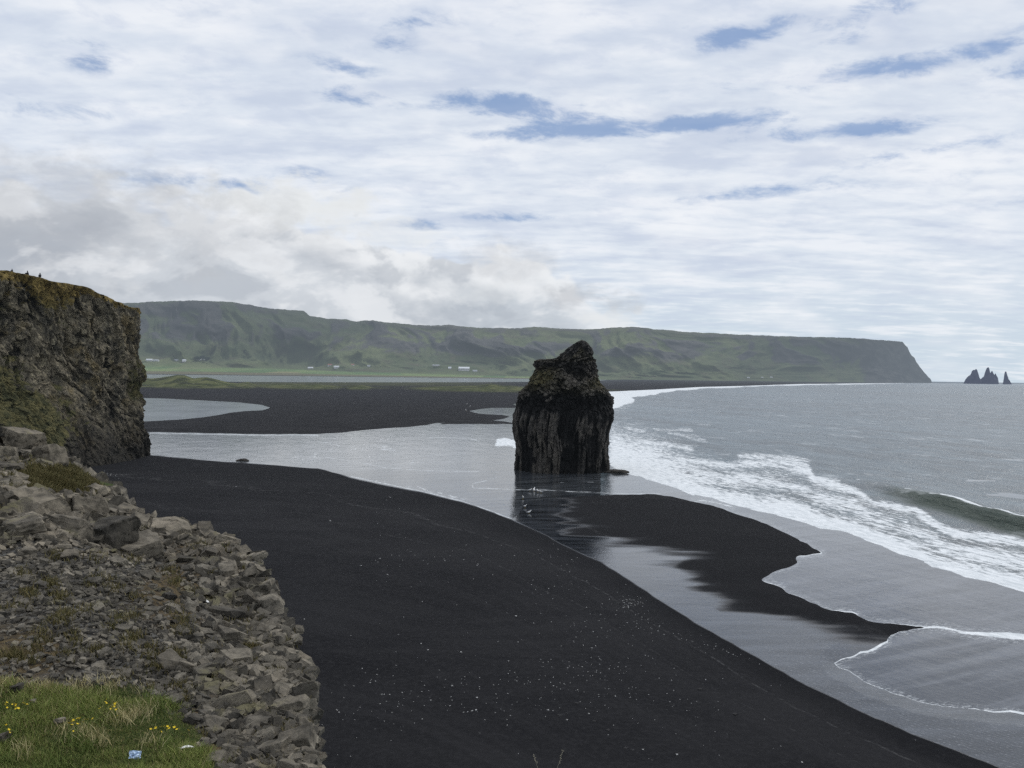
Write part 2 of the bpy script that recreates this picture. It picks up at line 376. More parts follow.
# isolated crest lines
for pts, wd, st in (([(655, 430), (690, 430)], 7, .60), ([(668, 433), (705, 439)], 8, .60), ([(740, 457), (785, 461), (806, 466)], 11, .72), ([(856, 481), (899, 490), (941, 501)], 3, .55), ([(941, 502), (965, 509), (984, 515), (1004, 522), (1030, 530)], 3.6, .85), ([(612, 427), (645, 430)], 9, .66), ([(620, 440), (690, 448)], 10, .72)):
    d, _ = seg_dist(PX, PY, pts, False); foam = np.maximum(foam, st*sstep(wd, .2, d+wd*.5*fbm(Xg*.12, Yg*.03, 0*Xg, 3, 63)))
foam = np.maximum(foam, sstep(900, 990, PX)*.92*sstep(5.5, 0, np.abs(dcp-1.0)+1.6*fbm(Xg*.3, Yg*.3, 0*Xg, 3, 78)))
foam = np.maximum(foam, side*sstep(860, 940, PX)*.86*sstep(11, 2, np.abs(PY-yb-5+2*fbm(Xg*.2, Yg*.1, 0*Xg, 3, 76))))
# thin lines of the swash
def ld(P): return seg_dist(PX, PY, P, False)[0]
L1 = ld([(694, 502), (702, 500.5), (715, 502.5), (732, 506.5)])
L2 = ld([(925, 627.5), (937, 627), (950, 629), (963, 632), (990, 634), (1024, 636), (1100, 648), (1300, 690), (1600, 740)])
edge = np.where((s_sea > -6) & (PX > 690) & (PY > 498), np.abs(s_sea), 99)
line = np.minimum(np.minimum(edge, L1), L2)
thick = .55 + 2.6*sstep(-.25, .7, fbm(Xg*.18, Yg*.18, 0*Xg, 2, 71))
thick = thick*np.where((PY > 640) | ((PX > 845) & (PY > 632)), 1.5+1.3*sstep(.0, .6, fbm(Xg*.1, Yg*.1, 0*Xg, 2, 73)), 1.0)
thick = thick*(1-.9*sstep(495, 500, PY)*sstep(760, 740, PX)*sstep(507, 512, PY)*.5)
thick = np.where((PX > 735) & (PX < 800) & (PY < 541), .35, thick)
chan = np.minimum.reduce([ld([(512, 519), (487, 509.6), (461, 501), (431, 493.4), (400, 486.8), (351, 476.5)])*1.3+.3, ld([(150, 433), (203, 434), (254, 435), (318, 435)])*.9+.4,
   ld([(318, 441.5), (330, 443), (340, 446), (322, 457), (345, 460), (365, 463.5), (385, 467.5), (420, 470.5), (470, 471.5), (515, 472)])+.65,
   ld([(500, 476), (488, 480), (472, 484), (473, 488), (510, 489.4), (545, 490), (560, 491), (612, 493.3), (660, 494)])+.55,
   ld([(472, 439), (479, 441), (470, 438.5), (430, 437.5)])+.6, ld([(380, 449), (395, 450.5)])+.5, ld([(640, 482), (600, 482), (560, 482.5)])+1.0])
chan = np.where(PX < 700, chan, 99)
swash = sstep(1.0, 4.0, yf-PY)*0+np.where((PY-yf) > -2, 1.0, 0.0)
swash = np.where(PX < 600, 1.0, swash*side)
# waves
hgt = sstep(830, 985, PX)*(1.75+.5*fbm(Xg*.12, Yg*.12, 0*Xg, 3, 79))+.18*sstep(700, 800, PX)
dc = PY-yc+1.3*fbm(Xg*.05, Yg*.05, 0*Xg, 2, 77)
crestz = hgt*np.where(dc < 0, np.exp(-(dc/9)**2), np.exp(-(dc/4.2)**2))
hd = Yg/200
sw = sstep(-6, 40, yc-PY)*side
swl = (yc-PY)/np.clip(PY-hor(PX), 4, 400)*9; swell = sw*(.5*sstep(420, 220, Yg)*fbm((Xg*.35+Yg*.9)*.03, (Xg*.9-Yg*.35)*.008, 0*Xg, 3, 81)*np.clip(hd, 0, 2.2) + .16*fbm(Xg*.16, Yg*.22, 0*Xg, 3, 83))
c2 = np.exp(-((PY-poly_y(PX, [(600, 446), (730, 452), (790, 449), (900, 470), (1100, 510)]))/5.0)**2)*.5*sstep(690, 740, PX)*sstep(850, 800, PX)
chop = foam*.10*fbm(Xg*.7, Yg*.7, 0*Xg, 3, 85)*side*sstep(1, 6, yf-PY)
Zw = np.where(s_sea < -1.5, (crestz+swell+c2)*side*sstep(-1.5, -8, s_sea)*sstep(-2, 4, yf-PY)+chop, 0.0)
green = sstep(.3, 1.2, hgt)*np.exp(-((dc-3.0)/6.5)**4)*side*sstep(800, 880, PX)
foam = foam*(1-green*sstep(-1.5, .5, dc)*.62)
vor_d = np.clip(Yg/150, .6, 60)
WV = np.stack([Xg, Yg, Zw], -1).reshape(-1, 3)
wat_attr = dict(lft=(sstep(515, 440, PX)*sstep(480, 460, PY-.02*(PX-300))).ravel(), foam=foam.ravel(), line=np.clip(line-thick*.5, -3, 30).ravel(), chan=np.clip(chan, 0, 30).ravel(), swash=swash.ravel(), green=green.ravel(), dist=Yg.ravel(), low=(sstep(628, 636, PY)*sstep(900, 870, PX-0*PX)*0+np.where(PY > poly_y(PX, [(800, 628), (925, 627.5), (963, 632), (1024, 636), (1300, 690)]), 1.0, 0.0)*(PX > 800)).ravel(), dist_fade=np.clip(160/Yg, 0.02, 1).ravel())

def water_material(name, deep=(.066, .092, .106), calm=False):
    t = NT(name); p = t.geo.outputs['Position']
    sw = t.attr('swash'); foam = t.attr('foam'); df = t.attr('dist_fade'); dist = t.attr('dist')
    # sea body colour: slightly silty, streaked by wind
    n1 = t.noise(t.coord((.10, .06, .1), (0, 0, .25)), 1, 8, .70); n2 = t.noise(t.coord((.004, .002, .01), (0, 0, .15)), 1, 6, .6)
    c = t.mix(t.mr(n1, .38, .64), tuple(x*.55 for x in deep), tuple(x*1.35 for x in deep))
    c = t.mix(t.mr(n2, .4, .62), c, tuple(x*1.22 for x in deep))
    sb = t.noise(t.along(-72, .006, .050), 1, 4, .5, .4); c = t.mix(t.math('MULTIPLY', t.mr(sb, .54, .64), .55), c, tuple(x*.50 for x in deep)); c = t.mix(t.math('MULTIPLY', t.mr(sb, .44, .36), .4), c, tuple(x*1.6 for x in deep))
    c = t.mix(t.math('MULTIPLY', t.attr('green'), .9), c, t.mix(t.noise(scale=.8, detail=5), (.016, .028, .020), (.070, .092, .070)))
    # film of water over the sand
    fs = t.noise(t.along(27, .05, .42), 1, 9, .70, .5); fs2 = t.noise(t.coord((.9, 1.2, 1), (0, 0, .12)), 1.8, 9, .78)
    f = t.mix(t.mr(fs, .35, .68), (.022, .024, .029), (.085, .090, .102))
    f = t.mix(t.math('MULTIPLY', t.mr(fs2, .48, .68), .50), f, (.19, .20, .215))
    lowc = t.mix(t.mr(t.noise(t.along(27, .028, .36), 1, 6, .58, .3), .43, .60), (.022, .024, .029), (.085, .090, .10))
    lowc = t.mix(t.math('MULTIPLY', t.mr(t.noise(t.coord((1.4, 2.6, 1), (0, 0, .4)), 2.2, 6, .8), .54, .7), .5), lowc, (.24, .25, .27))
    f = t.mix(t.attr('low'), f, lowc)
    chm = t.mr(t.attr('dist'), 125, 165)
    f = t.mix(t.math('MULTIPLY', chm, .85), f, t.mix(t.mr(fs, .38, .65), t.mix(t.mr(t.attr('lft'), 0, 1), (.016, .019, .022), (.070, .078, .085)), t.mix(t.mr(t.attr('lft'), 0, 1), (.072, .080, .088), (.21, .225, .235))))
    c = t.mix(sw, c, f)
    # foam: lacy, torn along the wave
    wsc = (.55, .8, .8)
    warp = t.n('ShaderNodeVectorMath', operation='ADD'); t.put(warp.inputs[0], t.along(-75, .42, 1.15))
    wn = t.n('ShaderNodeTexNoise'); t.put(wn.inputs['Vector'], p); wn.inputs['Scale'].default_value = .35; wn.inputs['Detail'].default_value = 5
    sc = t.n('ShaderNodeVectorMath', operation='SCALE'); t.put(sc.inputs[0], wn.outputs['Color']); sc.inputs['Scale'].default_value = 2.2
    t.put(warp.inputs[1], sc.outputs[0])
    fn = t.noise(warp.outputs[0], .9, 12, .72); fn2 = t.noise(t.along(-75, .07, .30), 1, 9, .7, .8)
    v = t.math('ADD', t.math('MULTIPLY', fn, .62), t.math('MULTIPLY', fn2, .38))
    thr = t.math('SUBTRACT', .73, t.math('MULTIPLY', foam, .37))
    fm = t.mr(t.math('SUBTRACT', v, thr), -.045, .085)
    fm = t.math('MULTIPLY', fm, t.mr(foam, .02, .12)); fm = t.math('MAXIMUM', fm, t.mr(foam, 1.0, 1.1))
    # scattered whitecaps and flecks far out
    wc = t.math('MULTIPLY', t.mr(t.noise(t.coord((.05, .03, .1), (0, 0, .2)), 1, 7, .74), .56, .66), .30)
    wc = t.math('MULTIPLY', wc, t.math('SUBTRACT', 1.0, sw))
    fm = t.math('MAXIMUM', fm, wc)
    # swash lines
    ln = t.math('ADD', t.attr('line'), t.math('MULTIPLY', t.math('SUBTRACT', t.noise(scale=2.0, detail=6, rough=.7), .5), 2.6))
    lm = t.mr(ln, .35, -.35)
    ch = t.math('ADD', t.attr('chan'), t.math('MULTIPLY', t.math('SUBTRACT', t.noise(scale=.35, detail=6, rough=.7), .5), 2.2))
    lm2 = t.math('MULTIPLY', t.mr(ch, 1.25, .4), .65)
    # grey lace just behind the swash line
    lace = t.math('MULTIPLY', t.mr(t.attr('line'), 7, 0), t.mr(t.noise(t.along(27, .9, 2.6), 1.4, 7, .75), .48, .62))
    lm = t.math('MAXIMUM', t.math('MAXIMUM', lm, lm2), t.math('MULTIPLY', lace, .55))
    fall = t.math('MAXIMUM', fm, lm)
    fcol = t.mix(t.mr(fn, .3, .7), (.52, .56, .58), (.80, .83, .84))
    rp = t.noise(t.coord((.7, 1.1, 1), (0, 0, .3)), 1.3, 7, .65); rp2 = t.noise(t.along(-70, .07, .16), 1, 6, .6)
    seaonly = t.math('SUBTRACT', 1.0, t.math('MULTIPLY', sw, .93))
    nb = t.bump(rp2, t.math('MULTIPLY', seaonly, .9), t.mr(dist, 100, 3000, 1.8, 6.0, False))
    nb = t.bump(rp, t.math('MULTIPLY', seaonly, t.math('MULTIPLY', df, .9)), .35, nb)
    if calm: nb = t.bump(rp, .03, .03)
    rg = t.mr(sw, 0, 1, .34, .07, False)
    b1 = t.bsdf(c, t.math('ADD', rg, t.math('MULTIPLY', t.attr('green'), .25)), t.math('SUBTRACT', .5, t.math('MULTIPLY', t.attr('green'), .38)), nb)
    b2 = t.bsdf(fcol, .8, .2, t.bump(fn, .6, .25))
    mx = t.n('ShaderNodeMixShader'); t.put(mx.inputs[0], fall); t.put(mx.inputs[1], b1); t.put(mx.inputs[2], b2)
    return t.done(mx.outputs[0], True)
m_sea = water_material('sea_water')
fsea = (s_sea.ravel()[FC].min(1) < .9)
v_, f_, at_ = submesh(WV, FC, fsea, wat_attr)
obj('sea', mesh_from('sea', v_, f_, True, at_), m_sea, kind='structure')
# calm inland water
t = NT('calm_water')
c = t.mix(t.mr(t.noise(t.coord((.03, .02, .1)), 1, 7, .6), .4, .62), (.17, .19, .21), (.25, .275, .30))
m_calm = t.done(t.bsdf(c, .12, .5, t.bump(t.noise(scale=.5, detail=5), .05, .1)), True)
for nm, sd in (('tidal_pool', s_pond), ('lagoon', s_lag)):
    keep = (sd.ravel()[FC].min(1) < .9)
    v_, f_, _ = submesh(np.stack([Xg, Yg, 0*Xg+.002], -1).reshape(-1, 3), FC, keep, {})
    obj(nm, mesh_from(nm, v_, f_, True), m_calm, kind='structure')

tick('sea')
# ================================================================== FAR MOUNTAINS
RIDGE = [(-260, 312), (-100, 306), (60, 304), (138, 303), (150, 301.8), (170, 301), (195, 300.6), (230, 302), (250, 305), (262, 307.5), (275, 309.2), (290, 310), (303, 311), (309, 316), (325, 318.5), (345, 319), (355, 321.5), (372, 320.5), (385, 322.5), (400, 323.5), (412, 325), (440, 325.5), (448, 324.4), (458, 326.2), (480, 328), (500, 328), (520, 328.5), (533, 327), (560, 328.5), (590, 329.5),
         (612, 327.5), (632, 326.7), (650, 328.8), (680, 331.5), (700, 332.5), (740, 334.6), (780, 335.8), (800, 336.6), (850, 338), (880, 340), (902, 341.6), (904.5, 345), (907, 347.5), (909, 352), (911.5, 356), (914, 357.5), (916, 362), (919, 366), (923, 371), (927, 375.5), (930.5, 379), (932, 381.5)]
BASEY = [(-260, 369), (60, 372.2), (140, 373.6), (260, 374.6), (390, 375.8), (520, 377.7), (600, 379.0), (700, 380.3), (760, 381.4), (850, 382.6), (932, 382.8)]
cx = np.concatenate([np.arange(-260, 880, 1.15), np.arange(880, 932.1, .45)]); nr = 150
ry = poly_y(cx, RIDGE); by = poly_y(cx, BASEY)
ry = ry - .5*fbm(cx*.11, 0*cx, 0*cx, 4, 91)*sstep(900, 860, cx) - .35*fbm(cx*.5, 0*cx, 0*cx, 2, 92)
Db = np.interp(cx, [-260, 140, 400, 600, 700, 850, 932], [4300, 4600, 5600, 6200, 7200, 9500, 11500])
Dr = Db+np.interp(cx, [-260, 400, 600, 700, 800, 890, 932], [3800, 3300, 2300, 1700, 1100, 500, 40])
zr = (H+Dr*(hor(cx)-ry)/F)
S = np.linspace(0, 1, nr)[:, None]
CX = np.broadcast_to(cx, (nr, len(cx)))
# slope profile: farmland, scree apron, crags, brow
flat = np.interp(cx, [-260, 140, 300, 450, 600, 700, 850, 932], [.34, .34, .34, .25, .16, .10, .03, .0])[None, :]
s2 = np.clip((S-flat)/(1-flat), 0, 1)
pr = .55*s2**1.35+.45*sstep(.30, .95, s2)
steep = sstep(640, 900, cx)[None, :]
pr = pr*(1-steep)+steep*(.30*sstep(0, .45, s2)+.70*sstep(.42, .85, s2))
farm = np.clip(S/np.maximum(flat, .01), 0, 1)*np.interp(cx, [-260, 300, 450, 600, 932], [.075, .07, .04, .02, 0.0])[None, :]
elev = farm+(1-farm)*pr
D = Db[None]+(Dr-Db)[None]*S
# gullies and spurs
wx = 60*fbm(CX*.012, S*2.0, 0*CX, 3, 99); g1 = ridged((CX+wx)*.014+1.2*S, S*1.6+CX*.002, 0*CX, 4, 101); g2 = ridged((CX+wx)*.042+S*3.2, S*3.6, 0*CX+3, 5, 103); g3 = fbm((CX+wx)*.04, S*8, 0*CX, 6, 105)
amp = np.sin(np.pi*np.clip(s2, 0, 1))**.8
Zm = elev*zr[None]
Zm = Zm + amp*zr[None]*((g1-.6)*.17+(g2-.6)*.10+g3*.06)
Zm = np.where(S < .999, np.minimum(Zm, zr[None]*(.93+.07*S)*D/Dr[None]+20*0), Zm)
Zm = np.where(S == 0, -6, Zm)
D2 = D - amp*(g1-.6)*900*(Dr-Db)[None]/3500 - amp*(g2-.6)*420*(Dr-Db)[None]/3500
RX = (CX-512)/F
# true bearing of every column
dd = ray(CX, 0*CX+376); tx = dd[..., 0]/dd[..., 1]
rows = [(tx*D2, D2, Zm)]
Vm = np.stack([tx*D2, D2, Zm], -1)
back = np.stack([tx[-1]*(Dr+2500), Dr+2500, zr*.95], -1)[None]; back2 = np.stack([tx[-1]*(Dr+3500), Dr+3500, zr*0-5], -1)[None]
Vm = np.concatenate([Vm, back, back2], 0)
hn = np.concatenate([elev, elev[-1:], elev[-1:]*0], 0); s2f = np.concatenate([np.broadcast_to(s2, elev.shape), np.ones((2, len(cx)))], 0)
crag = np.clip((g2-.52)*2.2+(g3)*.9+.25, 0, 1)*sstep(.30, .62, s2)
crag = np.clip(crag*(1+.5*steep)+steep*sstep(850, 872, CX)*.9, 0, 1)
crag = np.concatenate([crag, crag[-1:]*.3, crag[-1:]*0], 0)
lowm = np.concatenate([np.broadcast_to(S/np.maximum(flat, .001), elev.shape), np.full((2, len(cx)), 9.)], 0)
colx = np.broadcast_to(cx/1024, crag.shape)
t = NT('mountain_grass_and_rock')
nz = t.noise(t.coord((.0011, .0011, .0035)), 1, 9, .62); nz2 = t.noise(t.coord((.005, .005, .009)), 1, 8, .68)
g = t.mix(t.mr(nz, .38, .64), (.064, .084, .040), (.118, .136, .062))
g = t.mix(t.mr(nz2, .48, .68), g, (.085, .082, .048))
rockc = t.mix(t.mr(nz2, .35, .65), (.040, .041, .043), (.085, .083, .078))
cr = t.mr(t.math('ADD', t.attr('crag'), t.math('MULTIPLY', t.math('SUBTRACT', nz2, .5), 1.2)), .40, .80)
g = t.mix(cr, g, rockc)
# brown moor on the plateau
g = t.mix(t.math('MULTIPLY', t.mr(t.attr('rise'), .78, .97), .55), g, (.060, .060, .040))
g = t.mix(t.math('MULTIPLY', t.mr(t.noise(t.coord((.00045, .0003, .001)), 1, 3, .5), .46, .60), .50), g, t.mix(cr, (.020, .031, .018), (.016, .018, .020)))  # cloud shadows painted in as large dark patches over grass and rock
# fields
fv = t.n('ShaderNodeTexVoronoi'); t.put(fv.inputs['Vector'], t.coord((.0035, .0011, 0.0), (0, 0, .35))); fv.inputs['Scale'].default_value = 1.0
sep = t.n('ShaderNodeSeparateColor'); t.put(sep.inputs[0], fv.outputs['Color'])
fc = t.mix(t.mr(sep.outputs[0], .2, .8), (.085, .145, .055), (.15, .20, .075)); fc = t.mix(t.mr(sep.outputs[1], .66, .8), fc, (.19, .185, .095))
lw = t.attr('low'); fmask = t.math('MULTIPLY', t.mr(lw, 1.25, .75), t.mr(t.attr('colx'), .62, .50))
g = t.mix(fmask, g, fc)
g = t.mix(t.math('MULTIPLY', t.mr(lw, .42, .3), t.mr(t.attr('colx'), .62, .50)), g, t.mix(t.noise(t.coord((.002, .004, .01)), 1, 5), (.085, .082, .050), (.16, .145, .085)))
g = t.mix(t.mr(lw, .10, .05), g, (.035, .033, .030))
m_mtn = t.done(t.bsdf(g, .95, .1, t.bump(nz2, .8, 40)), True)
obj('mountain_ridge', mesh_from('mountain_ridge', Vm.reshape(-1, 3), grid_faces(Vm.shape[0], Vm.shape[1]), True, dict(crag=crag.ravel(), rise=hn.ravel(), low=lowm.ravel(), colx=colx.ravel(), s2=s2f.ravel())), m_mtn, kind='structure')
from mathutils.bvhtree import BVHTree
bvh_m = BVHTree.FromPolygons([tuple(v) for v in Vm.reshape(-1, 3).tolist()], grid_faces(Vm.shape[0], Vm.shape[1]).tolist())
def hit_m(px, py):
    d = Vector(ray(px, py)).normalized(); r = bvh_m.ray_cast(Vector((0, 0, H)), d)
    return r[0]

# ------------------------------------------------------------------ farm buildings
m_white = simple('white_render_wall', (.50, .50, .49), vary=.05, scale=.5, haze=True)
m_roofs = [simple('red_metal_roof', (.28, .10, .07), haze=True), simple('grey_metal_roof', (.33, .35, .37), haze=True), simple('pale_metal_roof', (.62, .64, .66), vary=.08, haze=True)]
m_dark = simple('dark_window_glass', (.03, .035, .04), rough=.2, haze=True)
def box_bm(bm, x0, x1, y0, y1, z0, z1):
    vs = [bm.verts.new(c) for c in ((x0, y0, z0), (x1, y0, z0), (x1, y1, z0), (x0, y1, z0), (x0, y0, z1), (x1, y0, z1), (x1, y1, z1), (x0, y1, z1))]
    for f in ((0, 3, 2, 1), (4, 5, 6, 7), (0, 1, 5, 4), (1, 2, 6, 5), (2, 3, 7, 6), (3, 0, 4, 7)): bm.faces.new([vs[i] for i in f])
def farm_building(px, py, wpx, hpx, roof, label, name='farmhouse', cat='farmhouse'):
    p = hit_m(px, py)
    if p is None: p = Vector(at(px, py, 5000))
    k = p.y/F; w, h = wpx*k, hpx*k; d = w*.6
    root = obj(name, None, label=label, cat=cat, group='white farm buildings below the far ridge', loc=p+Vector((0, -d*.3, -h*.25)))
    bm = bmesh.new(); zz = h*.62
    vs = [bm.verts.new(c) for c in ((-w/2, -d/2, -h*.3), (w/2, -d/2, -h*.3), (w/2, d/2, -h*.3), (-w/2, d/2, -h*.3), (-w/2, -d/2, zz), (w/2, -d/2, zz), (w/2, d/2, zz), (-w/2, d/2, zz), (-w/2, 0, h), (w/2, 0, h))]
    for f in ((0, 1, 5, 4), (2, 3, 7, 6), (1, 2, 6, 9, 5), (3, 0, 4, 8, 7), (0, 3, 2, 1)): bm.faces.new([vs[i] for i in f])
    obj('wall', bm_mesh('farm_wall', bm), m_white, root)
    bm = bmesh.new(); e = h*.06
    a = [bm.verts.new(c) for c in ((-w/2-e, -d/2-e, zz-e), (w/2+e, -d/2-e, zz-e), (w/2+e, 0, h+e), (-w/2-e, 0, h+e), (w/2+e, d/2+e, zz-e), (-w/2-e, d/2+e, zz-e))]
    bm.faces.new((a[0], a[1], a[2], a[3])); bm.faces.new((a[3], a[2], a[4], a[5]))
    obj('roof', bm_mesh('farm_roof', bm), m_roofs[roof], root)
    if wpx > 4:
        n = 3 if wpx < 8 else 5
        for i in range(n):
            bm = bmesh.new(); x = -w/2+w*(i+.5)/n; box_bm(bm, x-w/n*.18, x+w/n*.18, -d/2-.3, -d/2+.2, zz*.35, zz*.75)
            obj('window', bm_mesh('farm_window', bm), m_dark, root)
for a in ((150, 360.4, 6, 1.9, 2, 'long white farm shed nearest the dark headland, leftmost of the farm buildings'), (156.5, 360.8, 5.5, 1.6, 1, 'low grey-white shed joined to the right of the leftmost white farm shed'),
          (177, 360.6, 6, 1.6, 1, 'low pale barn standing alone left of the small bright farmhouse'), (184.6, 361, 3.6, 1.9, 2, 'small bright white farmhouse just right of the low pale barn'),
          (199.5, 360.2, 4, 1.9, 2, 'white farmhouse directly below the dark clump of trees'), (203.6, 359.2, 2.6, 1.7, 1, 'small white outbuilding set higher behind the farmhouse by the trees'),
          (310.8, 368.4, 5, 1.8, 2, 'white farm building standing lowest and closest to the lagoon, left of the hamlet'), (330.2, 365.5, 4.2, 2, 0, 'white house at the upper left of the hamlet of farms'), (336.8, 367.4, 5, 2, 2, 'wide white farm building at the right of the hamlet pair'),
          (352.7, 365.3, 3.0, 1.8, 0, 'small white cottage alone in the pale fields at the foot of the tracks'), (369, 366.1, 2.8, 1.4, 1, 'tiny pale hut on the field track right of the lone cottage'),
          (436, 365.6, 7, 1.2, 1, 'long low grey shed on the green field above the lagoon'), (449.9, 368.6, 3, 2.3, 2, 'small white house just left of the brightest farm buildings'), (464.2, 369.6, 10.5, 3.4, 2, 'largest and brightest white farm building, above the right end of the lagoon'), (475, 371.2, 4.4, 1.6, 1, 'small grey-roofed shed right of the brightest farm building'),
          (748, 377.6, 3, .9, 1, 'low white building at the green foot of the headland, leftmost of three there'), (762, 377.6, 2.4, .8, 1, 'small pale building at the foot of the headland, middle of three there'), (771, 377.4, 2.8, .9, 1, 'small white building at the foot of the headland, rightmost of three there')):
    farm_building(*a)
# trees beside the farm
m_far_leaf = simple('far_foliage', (.022, .040, .020), vary=.4, scale=.1, haze=True); m_bark = simple('tree_bark', (.05, .04, .03), haze=True)
def leaf_cloud(n, rx, ry_, rz, size, seed, zc=0.0):
    r = np.random.default_rng(seed); P = []
    cl = r.normal(size=(14, 3)); cl /= np.linalg.norm(cl, axis=1)[:, None]; cl *= r.uniform(.35, .9, (14, 1))
    c = cl[r.integers(0, 14, n)]+r.normal(size=(n, 3))*.20
    c = c*np.array([rx, ry_, rz])+np.array([0, 0, zc])
    a = r.normal(size=(n, 3)); a /= np.linalg.norm(a, axis=1)[:, None]; b = r.normal(size=(n, 3)); b = np.cross(a, b); b /= np.linalg.norm(b, axis=1)[:, None]
    s = size*r.uniform(.6, 1.4, (n, 1))
    V = np.stack([c-a*s-b*s*.5, c+a*s-b*s*.5, c+a*s*.6+b*s, c-a*s*.6+b*s], 1).reshape(-1, 3)
    return mesh_from('leaf_cloud', V, np.arange(4*n).reshape(-1, 4))
for i, (px, py, w, h, lb) in enumerate(((197, 358.6, 5.5, 3.0, 'dark rounded tree left of the clump behind the white farmhouse'), (202.5, 358.0, 5, 3.8, 'tallest dark tree in the clump behind the white farmhouse'), (207, 358.8, 5, 2.8, 'dark low tree at the right of the clump behind the white farmhouse'))):
    p = hit_m(px, py+1.5) or Vector(at(px, py, 5500)); k = p.y/F
    root = obj('farm_tree', None, label=lb, cat='tree', group='dark trees beside the farm', loc=p)
    obj('crown', leaf_cloud(500, w*k*.5, w*k*.4, h*k*.5, k*.5, i, h*k*.6), m_far_leaf, root)
    bm = bmesh.new(); bmesh.ops.create_cone(bm, cap_ends=True, segments=8, radius1=k*.25, radius2=k*.1, depth=h*k*.8, matrix=Matrix.Translation((0, 0, h*k*.25)))
    obj('trunk', bm_mesh('tree_trunk', bm), m_bark, root)

# ================================================================== DISTANT SEA STACKS
t = NT('distant_stack_rock'); n = t.noise(scale=.03, detail=7, rough=.65)
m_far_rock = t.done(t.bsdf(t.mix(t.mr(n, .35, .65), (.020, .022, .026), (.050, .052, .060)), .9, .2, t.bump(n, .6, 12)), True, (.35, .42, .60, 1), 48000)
def far_stack(name, prof, D, label, seed):
    """prof: list of (px, top py) across; a craggy fin of rock"""
    prof = np.array(prof, float); xs = np.linspace(prof[0, 0], prof[-1, 0], 46); ty = np.interp(xs, prof[:, 0], prof[:, 1])
    base = float(hor(xs.mean()))+H*F/D
    k = D/F; rng_h = np.clip((base-ty)*k, 0.5, None); rows = []
    X = at(xs, ty, D)[:, 0]; wmid = (X[-1]-X[0])
    prof_r = np.sin(np.pi*np.linspace(0, 1, 46))**.45
    for j, v in enumerate(np.linspace(-1, 1, 25)):
        sh = np.clip(1-abs(v)**1.6, 0, 1)
        Yo = D+v*wmid*.38*prof_r+fbm(X*.02, v*2+0*X, 0*X, 3, seed)*18
        Z = rng_h*sh+fbm(X*.04, Yo*.04, 0*X, 3, seed+3)*12*(sh < .98)*sh-3
        rows.append(np.stack([X+fbm(X*.02, Yo*.02, 0*X, 3, seed+5)*(3), Yo, Z], -1))
    R = np.stack(rows); c = R.reshape(-1, 3).mean(0); c[2] = 0
    return obj(name, mesh_from(name, R.reshape(-1, 3)-c, grid_faces(25, 46), False), m_far_rock, label=label, cat='sea stack', group='three dark sea stacks on the horizon', loc=c)
far_stack('sea_stack', [(964, 384), (966, 379), (968, 376.5), (971, 374), (972.5, 370.5), (974, 369.6), (975, 369.8), (976.2, 368.4), (977.2, 371), (978, 375.5), (979.8, 378.5), (981.5, 384)], 10800, 'broad dark rock stack with blunt twin top, leftmost of the three on the horizon', 201)
far_stack('sea_stack', [(979.5, 384), (981.5, 378.7), (983.5, 376.5), (985.2, 374.8), (986.2, 370), (987.2, 367.2), (988.6, 367.0), (989.2, 371), (990, 374), (991.2, 371.8), (992.2, 370.4), (993.2, 373), (994.5, 374.8), (995.5, 373), (996.5, 375), (998, 378), (998.4, 384)], 10800, 'dark rock stack with the tallest needle and two lower spikes, middle of the three', 211)
far_stack('sea_stack', [(1003, 384), (1004, 379), (1004.6, 374), (1005.4, 371.2), (1006.6, 371.4), (1007.4, 375), (1008, 379), (1009.3, 379.3), (1010.2, 381.5), (1011.5, 384.5)], 10800, 'slender single needle of dark rock standing apart on the right of the horizon stacks', 221)

tick('mountains')
# ================================================================== THE NEAR SEA STACK
t = NT('basalt_stack_rock'); P_ = t.geo.outputs['Position']
tc = t.n('ShaderNodeTexCoord')
n1 = t.noise(t.coord((.35, .35, .12)), 1, 8, .65); n2 = t.noise(t.coord((1.5, 1.5, .42)), 1, 8, .74); sp = t.noise(scale=3.5, detail=4, rough=.8)
c = t.mix(t.mr(n1, .35, .68), (.034, .032, .030), (.10, .09, .078))
c = t.mix(t.math('MULTIPLY', t.mr(n2, .50, .68), .85), c, (.125, .112, .09))
face = t.noise(t.coord((.10, .10, .05)), 1, 5, .6); c = t.mix(t.math('MULTIPLY', t.mr(face, .46, .60), .55), c, t.mix(n2, (.045, .041, .035), (.15, .132, .105)))
c = t.mix(t.math('MULTIPLY', t.mr(n2, .42, .30), .8), c, (.006, .006, .006))
c = t.mix(t.math('MULTIPLY', t.mr(sp, .60, .70), .5), c, (.20, .19, .16))
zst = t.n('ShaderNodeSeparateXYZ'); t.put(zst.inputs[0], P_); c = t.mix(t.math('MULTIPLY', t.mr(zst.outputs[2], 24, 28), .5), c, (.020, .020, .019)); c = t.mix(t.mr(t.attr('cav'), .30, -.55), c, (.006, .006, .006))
vg = t.mix(t.mr(t.noise(scale=1.2, detail=5), .35, .65), (.026, .027, .012), (.095, .080, .034))
c = t.mix(t.attr('veg'), c, vg)
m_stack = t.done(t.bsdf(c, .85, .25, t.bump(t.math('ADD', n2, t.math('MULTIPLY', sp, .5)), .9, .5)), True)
SY = [478, 471.5, 455, 447, 439, 424, 416, 405, 400, 395, 390, 385, 377, 370, 365.5, 361.5, 359.7, 358.2, 352, 348, 345, 342.8, 340.8]
SLx = [515.5, 515.6, 516.6, 517.5, 515, 514.8, 515.5, 516.6, 517.5, 519, 522, 528, 533.0, 536.5, 533.8, 536, 541.5, 558, 565, 569, 572, 575, 579]
SRx = [609.5, 609.2, 608.4, 608, 608.5, 611.5, 614.5, 613.5, 612, 609.5, 605.5, 598.5, 596.3, 595.5, 595, 594.8, 594.5, 594, 593, 591.5, 590, 588, 585]
